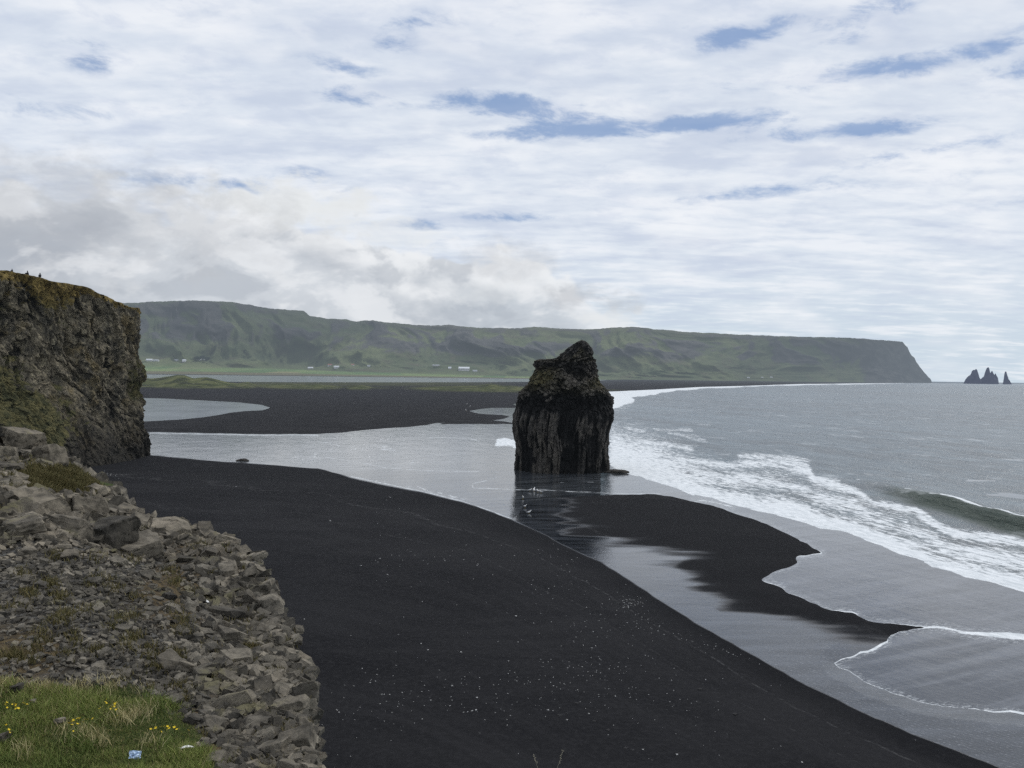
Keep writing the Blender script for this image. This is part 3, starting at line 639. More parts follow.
SD = 215.0; nz_ = 300; nt = 520
pyr = np.linspace(478, 341.3, nz_); L_ = np.interp(-pyr, -np.array(SY), SLx); R_ = np.interp(-pyr, -np.array(SY), SRx)
SC_ = SD+8; zz = H+SC_*(hor((L_+R_)/2)-pyr)/F; k = SC_/F
cxw = ((L_+R_)/2-512)*k - zz*0 ; hw = (R_-L_)/2*k
cxw = at((L_+R_)/2, pyr, SC_)[:, 0]
kk = np.ones(41)/41; hd_ = np.clip(np.convolve(np.pad(hw, 20, mode='edge'), kk, 'valid')*.8, 1.0, 10.5); hd_ = np.minimum(hd_, np.clip((H+10.6-zz)*2.2+1.2, 1.2, 99))
TH = np.linspace(0, 2*np.pi, nt, endpoint=False)[None]; e = 2.7
ct, st_ = np.cos(TH), np.sin(TH); rr = (np.abs(ct)**e+np.abs(st_)**e)**(-1/e)
ux, uy = ct*rr, st_*rr
tlift = np.linspace(0, 1, nz_)[:, None]
X0 = hw[:, None]*ux; Y0 = hd_[:, None]*uy; Z0 = np.broadcast_to(zz[:, None], X0.shape)
hrel = (Z0)/35.0
# columns in the lower half: vertical prisms, irregular rubble higher up
w1, w2, cid = worley(X0*.95+.3*fbm(X0*.2, Y0*.2, Z0*.12, 2, 5), Y0*.95, Z0*.10+0*X0+.8*fbm(X0*.15, Y0*.15, Z0*.1, 2, 8), 301)
b1, b2, bid = worley(X0*.42, Y0*.42, Z0*.38, 311); s1, s2_, sid = worley(X0*1.1, Y0*1.1, Z0*1.0, 321)
vnb = fbm(X0*.2, Y0*.2, Z0*.2, 3, 333)*.5+.5; colmask = sstep(.52, .38, hrel+.10*fbm(X0*.12, Y0*.12, 0*X0, 3, 331))
disp = colmask*((cid-.5)*1.3*(.4+1.2*vnb)-.35*np.exp(-((w2-w1)/.10)**2)) + (1-colmask)*((bid-.5)*1.5+(sid-.5)*.8-.4*np.exp(-((s2_-s1)/.12)**2))
disp += 1.5*fbm(X0*.16, Y0*.16, Z0*.14, 5, 341)+.25*(sid-.5)+.25*fbm(X0*1.5, Y0*1.5, Z0*1.2, 3, 351)
disp += .45*fbm(X0*.6, Y0*.6, Z0*.10, 3, 355)*1.0
# hollow below the collar, and an overhanging collar
disp = disp+.35*fbm(X0*2.2, Y0*2.2, Z0*.7, 3, 357)*colmask
front = sstep(.1, -.8, uy)
disp -= front*1.5*np.exp(-((hrel-.50)/.07)**2)*(.6+.8*fbm(X0*.18, Y0*.1, Z0*.1, 1, 361)*.5+.4)
disp += front*1.0*np.exp(-((hrel-.66)/.05)**2)
env = np.clip(hw[:, None]/6, .25, 1)
disp = disp*env
disp = disp-.25*env
nx, ny = ux/np.hypot(ux, uy), uy/np.hypot(ux, uy)
X1 = X0+nx*disp*.75+cxw[:, None]; Y1 = Y0+ny*disp+SD+8
Z1 = Z0 + .5*fbm(X0*.5, Y0*.5, Z0*.4, 3, 371)*sstep(.3, .6, hrel)
top = np.array([[X1[-1].mean(), Y1[-1].mean(), Z1[-1].mean()+.15]])
# close the crown
rings = []; 
for q in (.75, .5, .25):
    rings.append(np.stack([X1[-1]*q+X1[-1].mean()*(1-q), Y1[-1]*q+Y1[-1].mean()*(1-q), Z1[-1]+.25*(1-q)+.15*fbm(X1[-1]*1.2*q, Y1[-1]*1.2*q, Z1[-1], 2, 381)], -1))
VS = np.concatenate([np.stack([X1, Y1, Z1], -1)]+[r[None] for r in rings]+[np.broadcast_to(top, (1, nt, 3))], 0)
org = np.array([at(563, 473, SD)[0], SD+8, 0])
up = np.gradient(Z0, axis=0)/(np.abs(np.gradient(hw[:, None]+0*Z0, axis=0))+np.abs(np.gradient(Z0, axis=0))+1e-6)
ledge = sstep(.9, .5, up)
lsh = np.exp(-((X0+7)/4.5)**2)*np.exp(-((hrel-.70)/.05)**2)*1.2+np.exp(-((X0-10)/3)**2)*np.exp(-((hrel-.67)/.04)**2)
vegs = np.clip(lsh+.35*ledge*.75*sstep(.55, .62, hrel)*sstep(.92, .80, hrel)+ sstep(.97, 1.02, hrel)*.8 + front*np.exp(-((hrel-.70)/.055)**2)*sstep(-3, -9, X0)*.9+sstep(.55, .8, hrel)*sstep(.15, .6, fbm(X0*.3, Y0*.3, Z0*.3, 3, 391))*.45, 0, 1)
cav = np.concatenate([disp, np.zeros((4, nt))], 0); vegs = np.concatenate([vegs, np.full((4, nt), .9)], 0)
stack = obj('basalt_sea_stack', mesh_from('basalt_sea_stack', (VS-org).reshape(-1, 3), grid_faces(nz_+4, nt, True), False, dict(cav=cav.ravel(), veg=vegs.ravel())), m_stack, loc=org,
            label='tall black basalt sea stack with ribbed columns standing at the tide line', cat='sea stack')
# low spur of rock at its right foot, dark rock at the channel edge
def lump(name, c, sx, sy, sz, seed, mat, **kw):
    bm = bmesh.new(); bmesh.ops.create_icosphere(bm, subdivisions=4, radius=1)
    co = np.array([v.co[:] for v in bm.verts]); _, _, ci = worley(co[:, 0]*1.6, co[:, 1]*1.6, co[:, 2]*1.6, seed)
    d = 1+.35*fbm(co[:, 0]*1.5, co[:, 1]*1.5, co[:, 2]*1.5, 4, seed)+.35*(ci-.5)
    for v, k in zip(bm.verts, d): v.co = Vector((v.co.x*k*sx, v.co.y*k*sy, v.co.z*k*sz))
    return obj(name, bm_mesh(name, bm), mat, loc=c, **kw)
cc = ground(617, 473); lump('rock_spur', (cc[0]-.5, cc[1]+.5, .1), 3.3, 1.6, .75, 401, m_stack, label='low black rock spur tapering into the surf at the right foot of the stack', cat='rock')
cc = ground(243, 461.0); lump('dark_rock', (cc[0], cc[1], .12), 1.75, .9, .55, 402, m_stack, label='small dark rock lying alone on the near edge of the tidal channel', cat='rock')

tick('stack')
# ================================================================== LEFT HEADLAND
path = np.array([(-330, 60), (-250, 95), (-190, 130), (-150, 165), (-126, 200), (-113, 225), (-107.6, 240), (-106.6, 247), (-110, 254), (-122, 262), (-150, 280), (-200, 310), (-300, 350)], float)
seg = np.r_[0, np.cumsum(np.hypot(*np.diff(path, axis=0).T))]
n_t, n_h = 880, 230
tt = np.linspace(0, seg[-1], 3000)
def cr(xk):  # smooth the path
    v = np.interp(tt, seg, xk); kk = np.exp(-np.linspace(-2, 2, 61)**2); kk /= kk.sum()
    return np.convolve(np.pad(v, 30, mode='edge'), kk, 'valid')
bx, by_ = cr(path[:, 0]), cr(path[:, 1])
# denser where it is seen
wgt = np.where((by_ > 150) & (by_ < 262) & (bx > -150), 5.0, 1.0); cw = np.r_[0, np.cumsum(wgt)][:-1]; ui = np.interp(np.linspace(0, cw[-1], n_t), cw, np.arange(3000))
bx, by_ = np.interp(ui, np.arange(3000), bx), np.interp(ui, np.arange(3000), by_)
tx_, ty_ = np.gradient(bx), np.gradient(by_); ln = np.hypot(tx_, ty_); ox, oy = ty_/ln, -tx_/ln    # outward to the sea side
ppx, _pp = project(bx, by_, 0*bx)
topy = np.interp(ppx, [-300, -60, 0, 12, 20, 30, 45, 60, 75, 88, 100, 110, 118, 128, 135, 140, 150], [262, 266, 270.5, 271, 272.3, 274, 276, 279.5, 283, 286, 290, 294.5, 298, 301, 303, 305, 308])
ztop = H+by_*(hor(ppx)-topy)/F
ic = int(np.argmin(np.abs(by_-247))); ztop[ic:] = ztop[ic]+np.linspace(0, 1, n_t-ic)*2
ztop = ztop+.8*fbm(bx*.12, by_*.12, 0*bx, 3, 411)
hh = np.linspace(0, 1, n_h)[:, None]
Z = -1.5+(ztop[None]+1.5)*hh
left = sstep(262, 195, by_)[None]*(np.arange(n_t) < ic)[None]
off = 3.0*(1-hh)**2*0 + left*(15*(1-hh)**1.7*sstep(1.0, .2, hh)+7*np.clip(.45-hh, 0, 1)) + 1.6*np.sin(hh*np.pi*1.0)*0
off = off - 3.2*hh*left - 1.0*sstep(225, 240, by_)[None]
# batter and bulges at the seaward corner
cor = np.exp(-((by_-244)/14)**2)[None]
off = off - 1.5*cor + cor*(1.6*(1-hh)-1.9*hh**3 + .9*np.exp(-((hh-.62)/.12)**2)-.9*np.exp(-((hh-.44)/.07)**2))
xb, yb2 = bx[None]+ox[None]*off, by_[None]+oy[None]*off
q1 = 7*fbm(xb*.09, yb2*.09, Z*.06, 4, 415); q2 = 7*fbm(xb*.09+9, yb2*.09, Z*.06, 4, 416); q3 = 6*fbm(xb*.09, yb2*.09+9, Z*.09, 4, 417)
w1, w2, c1 = worley((xb+q1)*.26, (yb2+q2)*.26, (Z+q3)*.13, 421); v1, v2, c2_ = worley((xb+q2)*.75, (yb2+q1)*.75, (Z+q3)*.45, 431)
xr = ridged(xb*.10, yb2*.10, Z*.035, 4, 441)
d = (c1-.5)*1.5-.25*np.exp(-((w2-w1)/.06)**2)+(c2_-.5)*.75+(xr-.6)*4.2+2.6*fbm(xb*.16, yb2*.16, Z*.13, 6, 451, .66)+.9*(c2_-.5)*sstep(.4, .7, hh)+(ridged((xb+q1)*.33, (yb2+q2)*.33, Z*.12, 4, 453)-.6)*1.5
d = d-1.2
hide = sstep(0, .04, 1-hh)
tz = fbm(xb*.07, yb2*.07, Z*.07, 5, 461, .6); talus = sstep(.30, .55, left*sstep(.85, .0, hh)*.95+.75*tz)*sstep(.95, .7, hh)
d = d*(1-.45*talus)
xx, yy = xb+ox[None]*d*(.35+.65*hide), yb2+oy[None]*d*(.35+.65*hide)
ZZ = Z+hide*sstep(0, .03, hh)*.5*fbm(xb*.8, yb2*.8, Z*.5, 3, 471)
# vegetation: ledges, apron and brow
gz = np.gradient(ZZ, axis=0); gx = np.gradient(xx*ox[None]+yy*oy[None], axis=0)
flatness = np.clip(-gx/(np.hypot(gx, gz)+1e-6), 0, 1)
vnz = fbm(xb*.09, yb2*.09, Z*.09, 5, 481)
veg_c = np.clip(sstep(.35, .8, flatness)*.7*sstep(-.3, .3, vnz)+talus*sstep(-.3, .35, vnz)*.8+sstep(.93, 1.0, hh+.05*vnz)*1.0+sstep(-.08, .35, vnz)*.72*sstep(.16, .34, hh), 0, 1)
veg_c = veg_c*(1-cor*sstep(.5, .3, hh)*.85); veg_c = veg_c*(1-.8*sstep(.22, .10, hh)*sstep(205, 225, by_)[None])
brow = np.broadcast_to(sstep(.80, .99, hh+.10*vnz), veg_c.shape)
rowsV = [np.stack([xx, yy, ZZ], -1)]; rv = [veg_c]; rb = [brow]; rc = [d*hide]
for q, w_ in enumerate((.8, 2, 4, 7, 12, 20, 34, 60)):
    X_ = xx[-1]-ox*w_; Y_ = yy[-1]-oy*w_; Z_ = ztop-.02*w_-(.0 if w_ < 3 else .25)+.35*fbm(X_*.4, Y_*.4, 0*X_, 3, 491)*(w_ < 15)-(w_ > 30)*3
    rowsV.append(np.stack([X_, Y_, Z_], -1)[None]); rv.append(np.full((1, n_t), .95)); rb.append(np.ones((1, n_t))); rc.append(np.zeros((1, n_t)))
VH = np.concatenate(rowsV); vH = np.concatenate(rv); bH = np.concatenate(rb); cH = np.concatenate(rc)
t = NT('headland_rock')
n1 = t.noise(t.coord((.16, .16, .10)), 1, 8, .65); n2 = t.noise(t.coord((1.1, 1.1, .55)), 1, 8, .72); n3 = t.noise(scale=3, detail=5, rough=.8)
c = t.mix(t.mr(n1, .34, .66), (.060, .054, .047), (.165, .140, .108))
c = t.mix(t.math('MULTIPLY', t.mr(n2, .5, .66), .9), c, (.27, .235, .175))
c = t.mix(t.math('MULTIPLY', t.mr(n2, .47, .36), .88), c, (.018, .017, .015))
pt = t.noise(scale=.11, detail=7, rough=.7); c = t.mix(t.math('MULTIPLY', t.mr(pt, .50, .62), .65), c, t.mix(t.mr(n2, .4, .6), (.075, .060, .028), (.17, .125, .062)))
c = t.mix(t.math('MULTIPLY', t.mr(t.attr('cav'), -.9, -2.7), .92), c, (.010, .010, .009))  # crevice shade painted into the colour where the face is pushed in
c = t.mix(t.math('MULTIPLY', t.mr(n3, .62, .72), .6), c, (.34, .31, .26))
zc = t.n('ShaderNodeSeparateXYZ'); t.put(zc.inputs[0], t.geo.outputs['Position'])
c = t.mix(t.math('MULTIPLY', t.mr(zc.outputs[2], 21, 1), .88), c, (.013, .012, .012))  # painted darker towards the base, standing in for shade low on the face
g = t.mix(t.mr(t.noise(scale=.5, detail=6, rough=.7), .36, .66), (.034, .036, .018), (.105, .092, .042))
g = t.mix(t.math('MULTIPLY', t.attr('brow'), .85), g, t.mix(t.mr(n2, .35, .65), (.065, .045, .018), (.26, .185, .065)))
g = t.mix(t.math('MULTIPLY', t.mr(n3, .45, .3), .6), g, (.022, .022, .012))
vm = t.mr(t.math('ADD', t.attr('veg'), t.math('MULTIPLY', t.math('SUBTRACT', n2, .5), 1.5)), .34, .60)
c = t.mix(vm, c, g)
lt = t.n('ShaderNodeMix', data_type='RGBA', blend_type='MULTIPLY'); lt.inputs[0].default_value = 1; t.put(lt.inputs[6], c); lt.inputs[7].default_value = (1.22, 1.24, 1.12, 1); c = lt.outputs[2]
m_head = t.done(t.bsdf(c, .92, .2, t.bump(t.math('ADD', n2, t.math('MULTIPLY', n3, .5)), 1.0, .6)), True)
org = np.array([-112, 235, 0.0])
obj('rocky_headland', mesh_from('rocky_headland', (VH-org).reshape(-1, 3), grid_faces(VH.shape[0], n_t)[:, ::-1], False, dict(veg=vH.ravel(), brow=bH.ravel(), cav=cH.ravel())), m_head, loc=org,
    label='steep brown basalt headland with grassy ledges and a turf top at the left', cat='cliff')

tick('headland')
# ================================================================== FOREGROUND SLOPE
EDGE = [(319, 795, 7), (316, 768, 8), (310, 700, 10.5), (303, 652, 13), (281, 612, 16), (264, 577, 19), (250, 553, 23), (232, 541, 26), (193, 531, 28.5), (150, 526, 31), (120, 499, 38), (101, 483, 44), (82, 471, 52), (66, 460, 60)]
E = np.array([at(x, y, D) for x, y, D in EDGE])
EY = np.r_[-8, 0, 4, E[:, 1], 100, 160, 200]; EX = np.r_[4.0, 1.2, -.55, E[:, 0], -56, -112, -150]; EZ = np.r_[23.4, 23.3, 22.2, E[:, 2], 12, 4, 0]
def terr(X, Y, rough=True):
    ex, ez = np.interp(Y, EY, EX), np.interp(Y, EY, EZ)
    zin = H+np.interp(Y, [-8, 0, 3, 7.5, 60, 110, 160, 200], [-1.6, -1.75, -2.5, -3.6, -3.9, -8.5, -13, -18])
    s = ex-X+.25*fbm(X*.6, Y*.6, 0*X, 3, 501)*np.clip(Y/10, .3, 2)
    wid = np.interp(Y, [0, 10, 25, 60], [3.0, 4.0, 7, 12])
    z = np.where(s > 0, ez+(zin-ez)*sstep(0, 1, s/wid), ez+np.interp(Y, [0, 12, 20, 32, 60], [9, 9, 6, 3, 1.7])*s)
    z = z + .30*fbm(X*.35, Y*.35, 0*X, 3, 511)*np.clip(Y/12, .25, 1.6) + (.05*fbm(X*2, Y*2, 0*X, 3, 521) if rough else 0)
    # turf hummock
    hx, hy = at(62, 482, 39)[:2]
    z = z+.8*np.exp(-(((X-hx)/3.0)**2+((Y-hy)/4.0)**2))
    return np.maximum(z, -2)
yy_ = np.concatenate([np.linspace(-8, 4, 30), 4*(200/4)**(np.linspace(0, 1, 420)[1:])])
Nout, Nin = 70, 260
cfrac = np.concatenate([-np.linspace(1, 0, Nout, endpoint=False)**1.0, (np.linspace(0, 1, Nin))**1.15])
YY, CFc = np.meshgrid(yy_, cfrac, indexing='ij')
exg = np.interp(YY, EY, EX); sIn = np.maximum(12, (exg+.85*YY+10))
S_ = np.where(CFc < 0, CFc*17, CFc*sIn)
XX = exg-S_; ZT = terr(XX, YY)
tpx, tpy = project(XX, np.maximum(YY, 1.0), ZT)
GR = [(-600, 668), (-200, 676), (0, 684), (40, 686), (90, 684), (130, 683), (165, 700), (190, 716), (200, 740), (214, 775), (230, 900), (230, 3000), (-600, 3000)]
gd = sdf(tpx, tpy, GR)
grass = sstep(5, -7, gd+13*fbm(XX*1.6, YY*1.6, 0*XX, 3, 531)); grass = np.where(YY < 3, 1.0, grass)
hx, hy = at(62, 482, 39)[:2]
hum = sstep(1.3, .5, np.hypot((XX-hx)/4.6, (YY-hy)/6)+.25*fbm(XX*.4, YY*.4, 0*XX, 3, 541)); grass = np.maximum(grass, hum*.95)
grass = np.maximum(grass, sstep(60, 75, YY)*.9)
soil = sstep(.05, .45, fbm(XX*.28, YY*.22, 0*XX, 3, 551)+.8*np.exp(-((tpx-20)/60)**2-((tpy-650)/26)**2)+.8*np.exp(-((tpx-175)/26)**2-((tpy-590)/26)**2)+.9*np.exp(-((tpx-205)/34)**2-((tpy-745)/40)**2))
t = NT('slope_ground')
n1 = t.noise(scale=.9, detail=8, rough=.7); n2 = t.noise(scale=9, detail=6, rough=.75); vr = t.vor(scale=6.0, feature='F1', out='Color'); vd = t.vor(scale=6.0)
sepc = t.n('ShaderNodeSeparateColor'); t.put(sepc.inputs[0], vr)
c = t.mix(t.mr(n1, .35, .65), (.050, .046, .040), (.085, .080, .070)); c = t.mix(t.mr(sepc.outputs[0], .3, .9), c, (.11, .107, .098))
c = t.mix(t.mr(vd, .35, .7), c, (.02, .019, .017))
so = t.mix(t.mr(n2, .35, .65), (.045, .033, .020), (.12, .092, .05))
c = t.mix(t.math('MULTIPLY', t.attr('soil'), t.mr(n2, .3, .55)), c, so)
g = t.mix(t.mr(n2, .35, .65), (.020, .036, .009), (.060, .075, .022)); g = t.mix(t.mr(n1, .54, .66), g, (.11, .095, .04))
c = t.mix(t.attr('grass'), c, g)
m_slope = t.done(t.bsdf(c, .95, .1, t.bump(t.math('ADD', n2, t.math('MULTIPLY', vd, 1.0)), .9, .06)))
obj('cliff_top_ground', mesh_from('cliff_top_ground', np.stack([XX, YY, ZT], -1).reshape(-1, 3), grid_faces(*XX.shape)[:, ::-1], True, dict(grass=grass.ravel(), soil=soil.ravel())), m_slope, kind='structure')
def cast_terr(px, py):
    """where a line of sight meets the slope"""
    d = ray(px, py); d = d/d[..., 1:2]
    Ys = 2.5*(120/2.5)**np.linspace(0, 1, 220)
    Yv = np.broadcast_to(Ys, (len(d), 220)); Xv = d[:, :1]*Yv; Zv = H+d[:, 2:3]*Yv
    below = Zv < terr(Xv, Yv)
    i = np.argmax(below, 1); ok = below.any(1)
    Yh = Ys[i]; lo = Ys[np.maximum(i-1, 0)]
    for _ in range(12):
        mid = (lo+Yh)/2; b = (H+d[:, 2]*mid) < terr(d[:, 0]*mid, mid); Yh = np.where(b, mid, Yh); lo = np.where(b, lo, mid)
    X = d[:, 0]*Yh
    ok &= (np.interp(Yh, EY, EX)-X) > -.35
    return ok, X, Yh, terr(X, Yh)

# rock shapes: angular broken basalt
def rock_shape(seed, bevel=True, npts=6):
    """a broken block: a box sheared and split along random joints"""
    r = random.Random(seed); bm = bmesh.new(); bmesh.ops.create_cube(bm, size=1.0)
    a, b = r.uniform(.62, .95), r.uniform(.36, .68)
    for v in bm.verts: v.co = Vector((v.co.x+v.co.z*r.uniform(-.05, .25), v.co.y*a+v.co.x*.12, v.co.z*b+v.co.x*.08))
    for _ in range(npts):
        n = Vector((r.gauss(0, 1), r.gauss(0, 1), r.gauss(0, .9))).normalized()
        far_ = max(v.co.dot(n) for v in bm.verts); p = n*far_*r.uniform(.58, .86)
        g = bmesh.ops.bisect_plane(bm, geom=bm.verts[:]+bm.edges[:]+bm.faces[:], plane_co=p, plane_no=n, clear_outer=True)
        bmesh.ops.contextual_create(bm, geom=[e for e in g['geom_cut'] if isinstance(e, bmesh.types.BMEdge)])
    if bevel:
        bmesh.ops.bevel(bm, geom=bm.edges[:], offset=.030, segments=2, profile=.55, affect='EDGES', clamp_overlap=True)
        bmesh.ops.triangulate(bm, faces=bm.faces[:])
        for _ in range(3): bmesh.ops.subdivide_edges(bm, edges=[e for e in bm.edges if e.calc_length() > .085], cuts=1); bmesh.ops.triangulate(bm, faces=bm.faces[:])
        co = np.array([v.co[:] for v in bm.verts]); n = fbm(co[:, 0]*3.2, co[:, 1]*3.2, co[:, 2]*3.2+seed, 5, seed)
        _, _, ci = worley(co[:, 0]*2.6, co[:, 1]*2.6, co[:, 2]*5+seed, seed)
        bm.normal_update()
        for v, k, c in zip(bm.verts, n, ci): v.co += v.normal*(k*.055+(c-.5)*.045)
    else: bmesh.ops.triangulate(bm, faces=bm.faces[:])
    return bm
shapes = [bm_mesh('rock_shape', rock_shape(1000+i)) for i in range(16)]
def rock_mat(name, per_object):
    t = NT(name)
    if per_object:
        oi = t.n('ShaderNodeObjectInfo'); rnd = oi.outputs['Random']; tone = t.n('ShaderNodeSeparateColor'); t.put(tone.inputs[0], oi.outputs['Color']); tan = tone.outputs[0]
        tc = t.n('ShaderNodeTexCoord'); vec = tc.outputs['Object']; sc = 1.0
    else:
        rnd = t.attr('rnd'); tan = t.attr('tan')
    n1 = t.noise(scale=2.2, detail=9, rough=.68); n2 = t.noise(scale=14, detail=6, rough=.75); n3 = t.noise(scale=.8, detail=4)
    g = t.mix(rnd, (.050, .047, .041), (.190, .175, .145))
    tn = t.mix(rnd, (.085, .077, .062), (.235, .208, .165))
    c = t.mix(tan, g, tn)
    dk = t.n('ShaderNodeMix', data_type='RGBA', blend_type='MULTIPLY'); dk.inputs[0].default_value = 1; t.put(dk.inputs[6], c); t.put(dk.inputs[7], t.mix(t.mr(n1, .32, .68), (.36, .36, .35), (1.35, 1.32, 1.26))); c = dk.outputs[2]
    c = t.mix(t.math('MULTIPLY', t.mr(n2, .60, .74), .45), c, (.28, .27, .24))
    c = t.mix(t.math('MULTIPLY', t.mr(n2, .42, .30), .5), c, (.03, .029, .027))
    # moss and lichen where the face looks up
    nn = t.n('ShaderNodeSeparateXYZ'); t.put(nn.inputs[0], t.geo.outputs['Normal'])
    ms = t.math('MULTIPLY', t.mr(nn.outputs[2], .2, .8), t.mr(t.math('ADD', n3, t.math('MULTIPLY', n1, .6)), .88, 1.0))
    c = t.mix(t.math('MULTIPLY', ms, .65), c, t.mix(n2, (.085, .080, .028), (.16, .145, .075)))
    # darker on faces that look down
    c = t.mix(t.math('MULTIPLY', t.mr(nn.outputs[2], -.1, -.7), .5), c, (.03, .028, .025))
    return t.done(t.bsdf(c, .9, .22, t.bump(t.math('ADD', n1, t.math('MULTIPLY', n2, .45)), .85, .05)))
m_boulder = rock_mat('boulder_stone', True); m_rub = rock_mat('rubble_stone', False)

# size map (pixels) over the slope
def size_at(px, py):
    s = 8.0+0*px
    right = sstep(150, 235, px)*sstep(520, 560, py); s = s+right*9
    upper = sstep(560, 520, py)*sstep(470, 490, py); s = s+upper*13
    far_ = sstep(490, 460, py); s = s+far_*4
    return s
FG = [(-260, 428), (-140, 425), (0, 436), (30, 442), (74, 468), (106, 490), (134, 518), (175, 527), (213, 530), (238, 538), (254, 550), (266, 577), (285, 612), (306, 650), (313, 700), (320, 800), (340, 860), (200, 860), (214, 775), (200, 730), (172, 700), (130, 684), (60, 686), (0, 684), (-140, 680), (-260, 676)]
HERO = [ # px, py, width px, shape, tan, label
 (25, 438, 30, 0, 1, 'square tan block, topmost boulder on the skyline of the slope under the headland'), (3, 436, 22, 1, .15, 'dark grey boulder at the left edge beside the topmost square tan block'), (4, 455, 24, 2, 1, 'tan leaning boulder at the left edge, below the dark grey one'),
 (26, 455, 26, 3, .2, 'rounded grey boulder wedged directly below the square tan block'), (50, 456, 27, 4, .85, 'sharp-nosed pale tan boulder above the grass hummock'), (66, 464, 15, 5, .75, 'brownish boulder at the very rim above the beach, right of the sharp-nosed one'),
 (7, 470, 24, 6, .9, 'flat tan slab at the left edge, lowest of the boulder pile'), (44, 466, 13, 7, .5, 'small grey stone tucked under the sharp-nosed tan boulder'), (97, 494, 20, 8, .9, 'tan boulder on the rim just right of the grass hummock'),
 (15, 505, 46, 9, .8, 'broad low tan slab at the left edge below the grass hummock'), (42, 515, 46, 10, .85, 'long flat tan slab in the middle of the bench, left half'), (88, 512, 44, 11, .9, 'long tan slab with a dark shadowed underside in the middle of the bench'),
 (22, 530, 40, 12, .7, 'wedge-shaped tan boulder at the left of the bench'), (70, 532, 34, 13, .6, 'round-topped brown-grey boulder below the long tan slab'), (168, 534, 38, 14, .8, 'long pale slab lying on the rim at the top right of the slope'),
 (206, 536, 28, 15, .85, 'pale tan boulder on the rim, second from the corner where the slope turns down'), (226, 545, 24, 0, .8, 'tan block on the corner of the rim where the slope turns down'), (140, 552, 40, 2, .4, 'pointed grey-green boulder in the middle of the bench'),
 (112, 541, 44, 4, .3, 'wide grey-green slab left of the pointed boulder'), (228, 618, 34, 6, .35, 'large smooth grey boulder half buried among the rubble on the steep side'), (233, 640, 27, 8, .4, 'rounded grey boulder just below the large smooth one'),
 (296, 663, 28, 10, .8, 'big pale boulder jutting out over the beach, right of the steep side'), (288, 712, 34, 12, .65, 'large brown-grey block on the rim low at the right'), (232, 706, 42, 14, .45, 'long leaning slab pointing down the slope'),
 (209, 692, 24, 1, .5, 'pale wedge-shaped rock left of the long leaning slab'), (169, 666, 26, 3, .5, 'pale square-faced rock, left one of the split pair'), (186, 670, 20, 5, .5, 'pale split rock, right one of the pair at the grass edge'),
 (296, 745, 34, 7, .6, 'grey slab on the rim at the bottom right of the slope'), (272, 752, 30, 9, .6, 'blocky grey-brown rock beside the bottom rim slab'), (262, 690, 30, 11, .5, 'grey rock above the bottom rim blocks')]
ph = [(h[0], h[1]) for h in HERO]
okh, hxx, hyy, hzz = cast_terr(np.array([p[0] for p in ph], float), np.array([min(p[1], 900) for p in ph], float))
def put_rock(px, py, wpx, k, tan, x, y, z, label, group, seed, name='boulder'):
    r = random.Random(seed); s = wpx*y/F
    o = bpy.data.objects.new(name, shapes[k % 16]); COL.objects.link(o)
    o.scale = (s*1.05, s*r.uniform(.85, 1.15), s*r.uniform(.8, 1.15)); o.rotation_euler = (r.uniform(-.35, .35), r.uniform(-.35, .35), r.uniform(0, 6.28))
    o.location = (x, y, z+s*.10); o.color = (tan, 0, 0, 1)
    o['label'] = label; o['category'] = 'rock'
    if group: o['group'] = group
    return o
for sh in shapes: sh.materials.append(m_boulder)
for i, (h, ok, x, y, z) in enumerate(zip(HERO, okh, hxx, hyy, hzz)):
    if not ok:      # sits on the rim: use the rim's own distance there
        j = int(np.argmin([abs(e[0]-h[0])+abs(e[1]-h[1]) for e in EDGE])); Y = EDGE[j][2]
        if h[1] < 462: Y = 50
        x, y, z = at(h[0], h[1], Y)
        z = z-h[2]*Y/F*.1
    put_rock(h[0], h[1], h[2], h[3], h[4], x, y, z, h[5], 'boulders on the slope below the viewpoint', 600+i)
tick('hero')
# many more, by area
N = 72000; sx = RNG.uniform(-250, 345, N); sy = RNG.uniform(425, 860, N)
inside = sdf(sx, sy, FG) < 2
sx, sy = sx[inside], sy[inside]
ok, rx_, ry2, rz_ = cast_terr(sx, sy)
sx, sy, rx_, ry2, rz_ = sx[ok], sy[ok], rx_[ok], ry2[ok], rz_[ok]
humd = np.hypot((sx-66)/46, (sy-483)/15)
keep = humd > 1
hb = RNG.uniform(0, 1, len(sx)); soilp = np.clip(np.exp(-((sx-15)/62)**2-((sy-650)/26)**2)+.8*np.exp(-((sx-175)/26)**2-((sy-590)/26)**2)+.9*np.exp(-((sx-205)/30)**2-((sy-745)/34)**2)+.7*np.exp(-((sx-60)/70)**2-((sy-684)/9)**2), 0, 1)
keep &= (hb > soilp*.97)
sx, sy, rx_, ry2, rz_ = [v[keep] for v in (sx, sy, rx_, ry2, rz_)]
base_s = size_at(sx, sy)
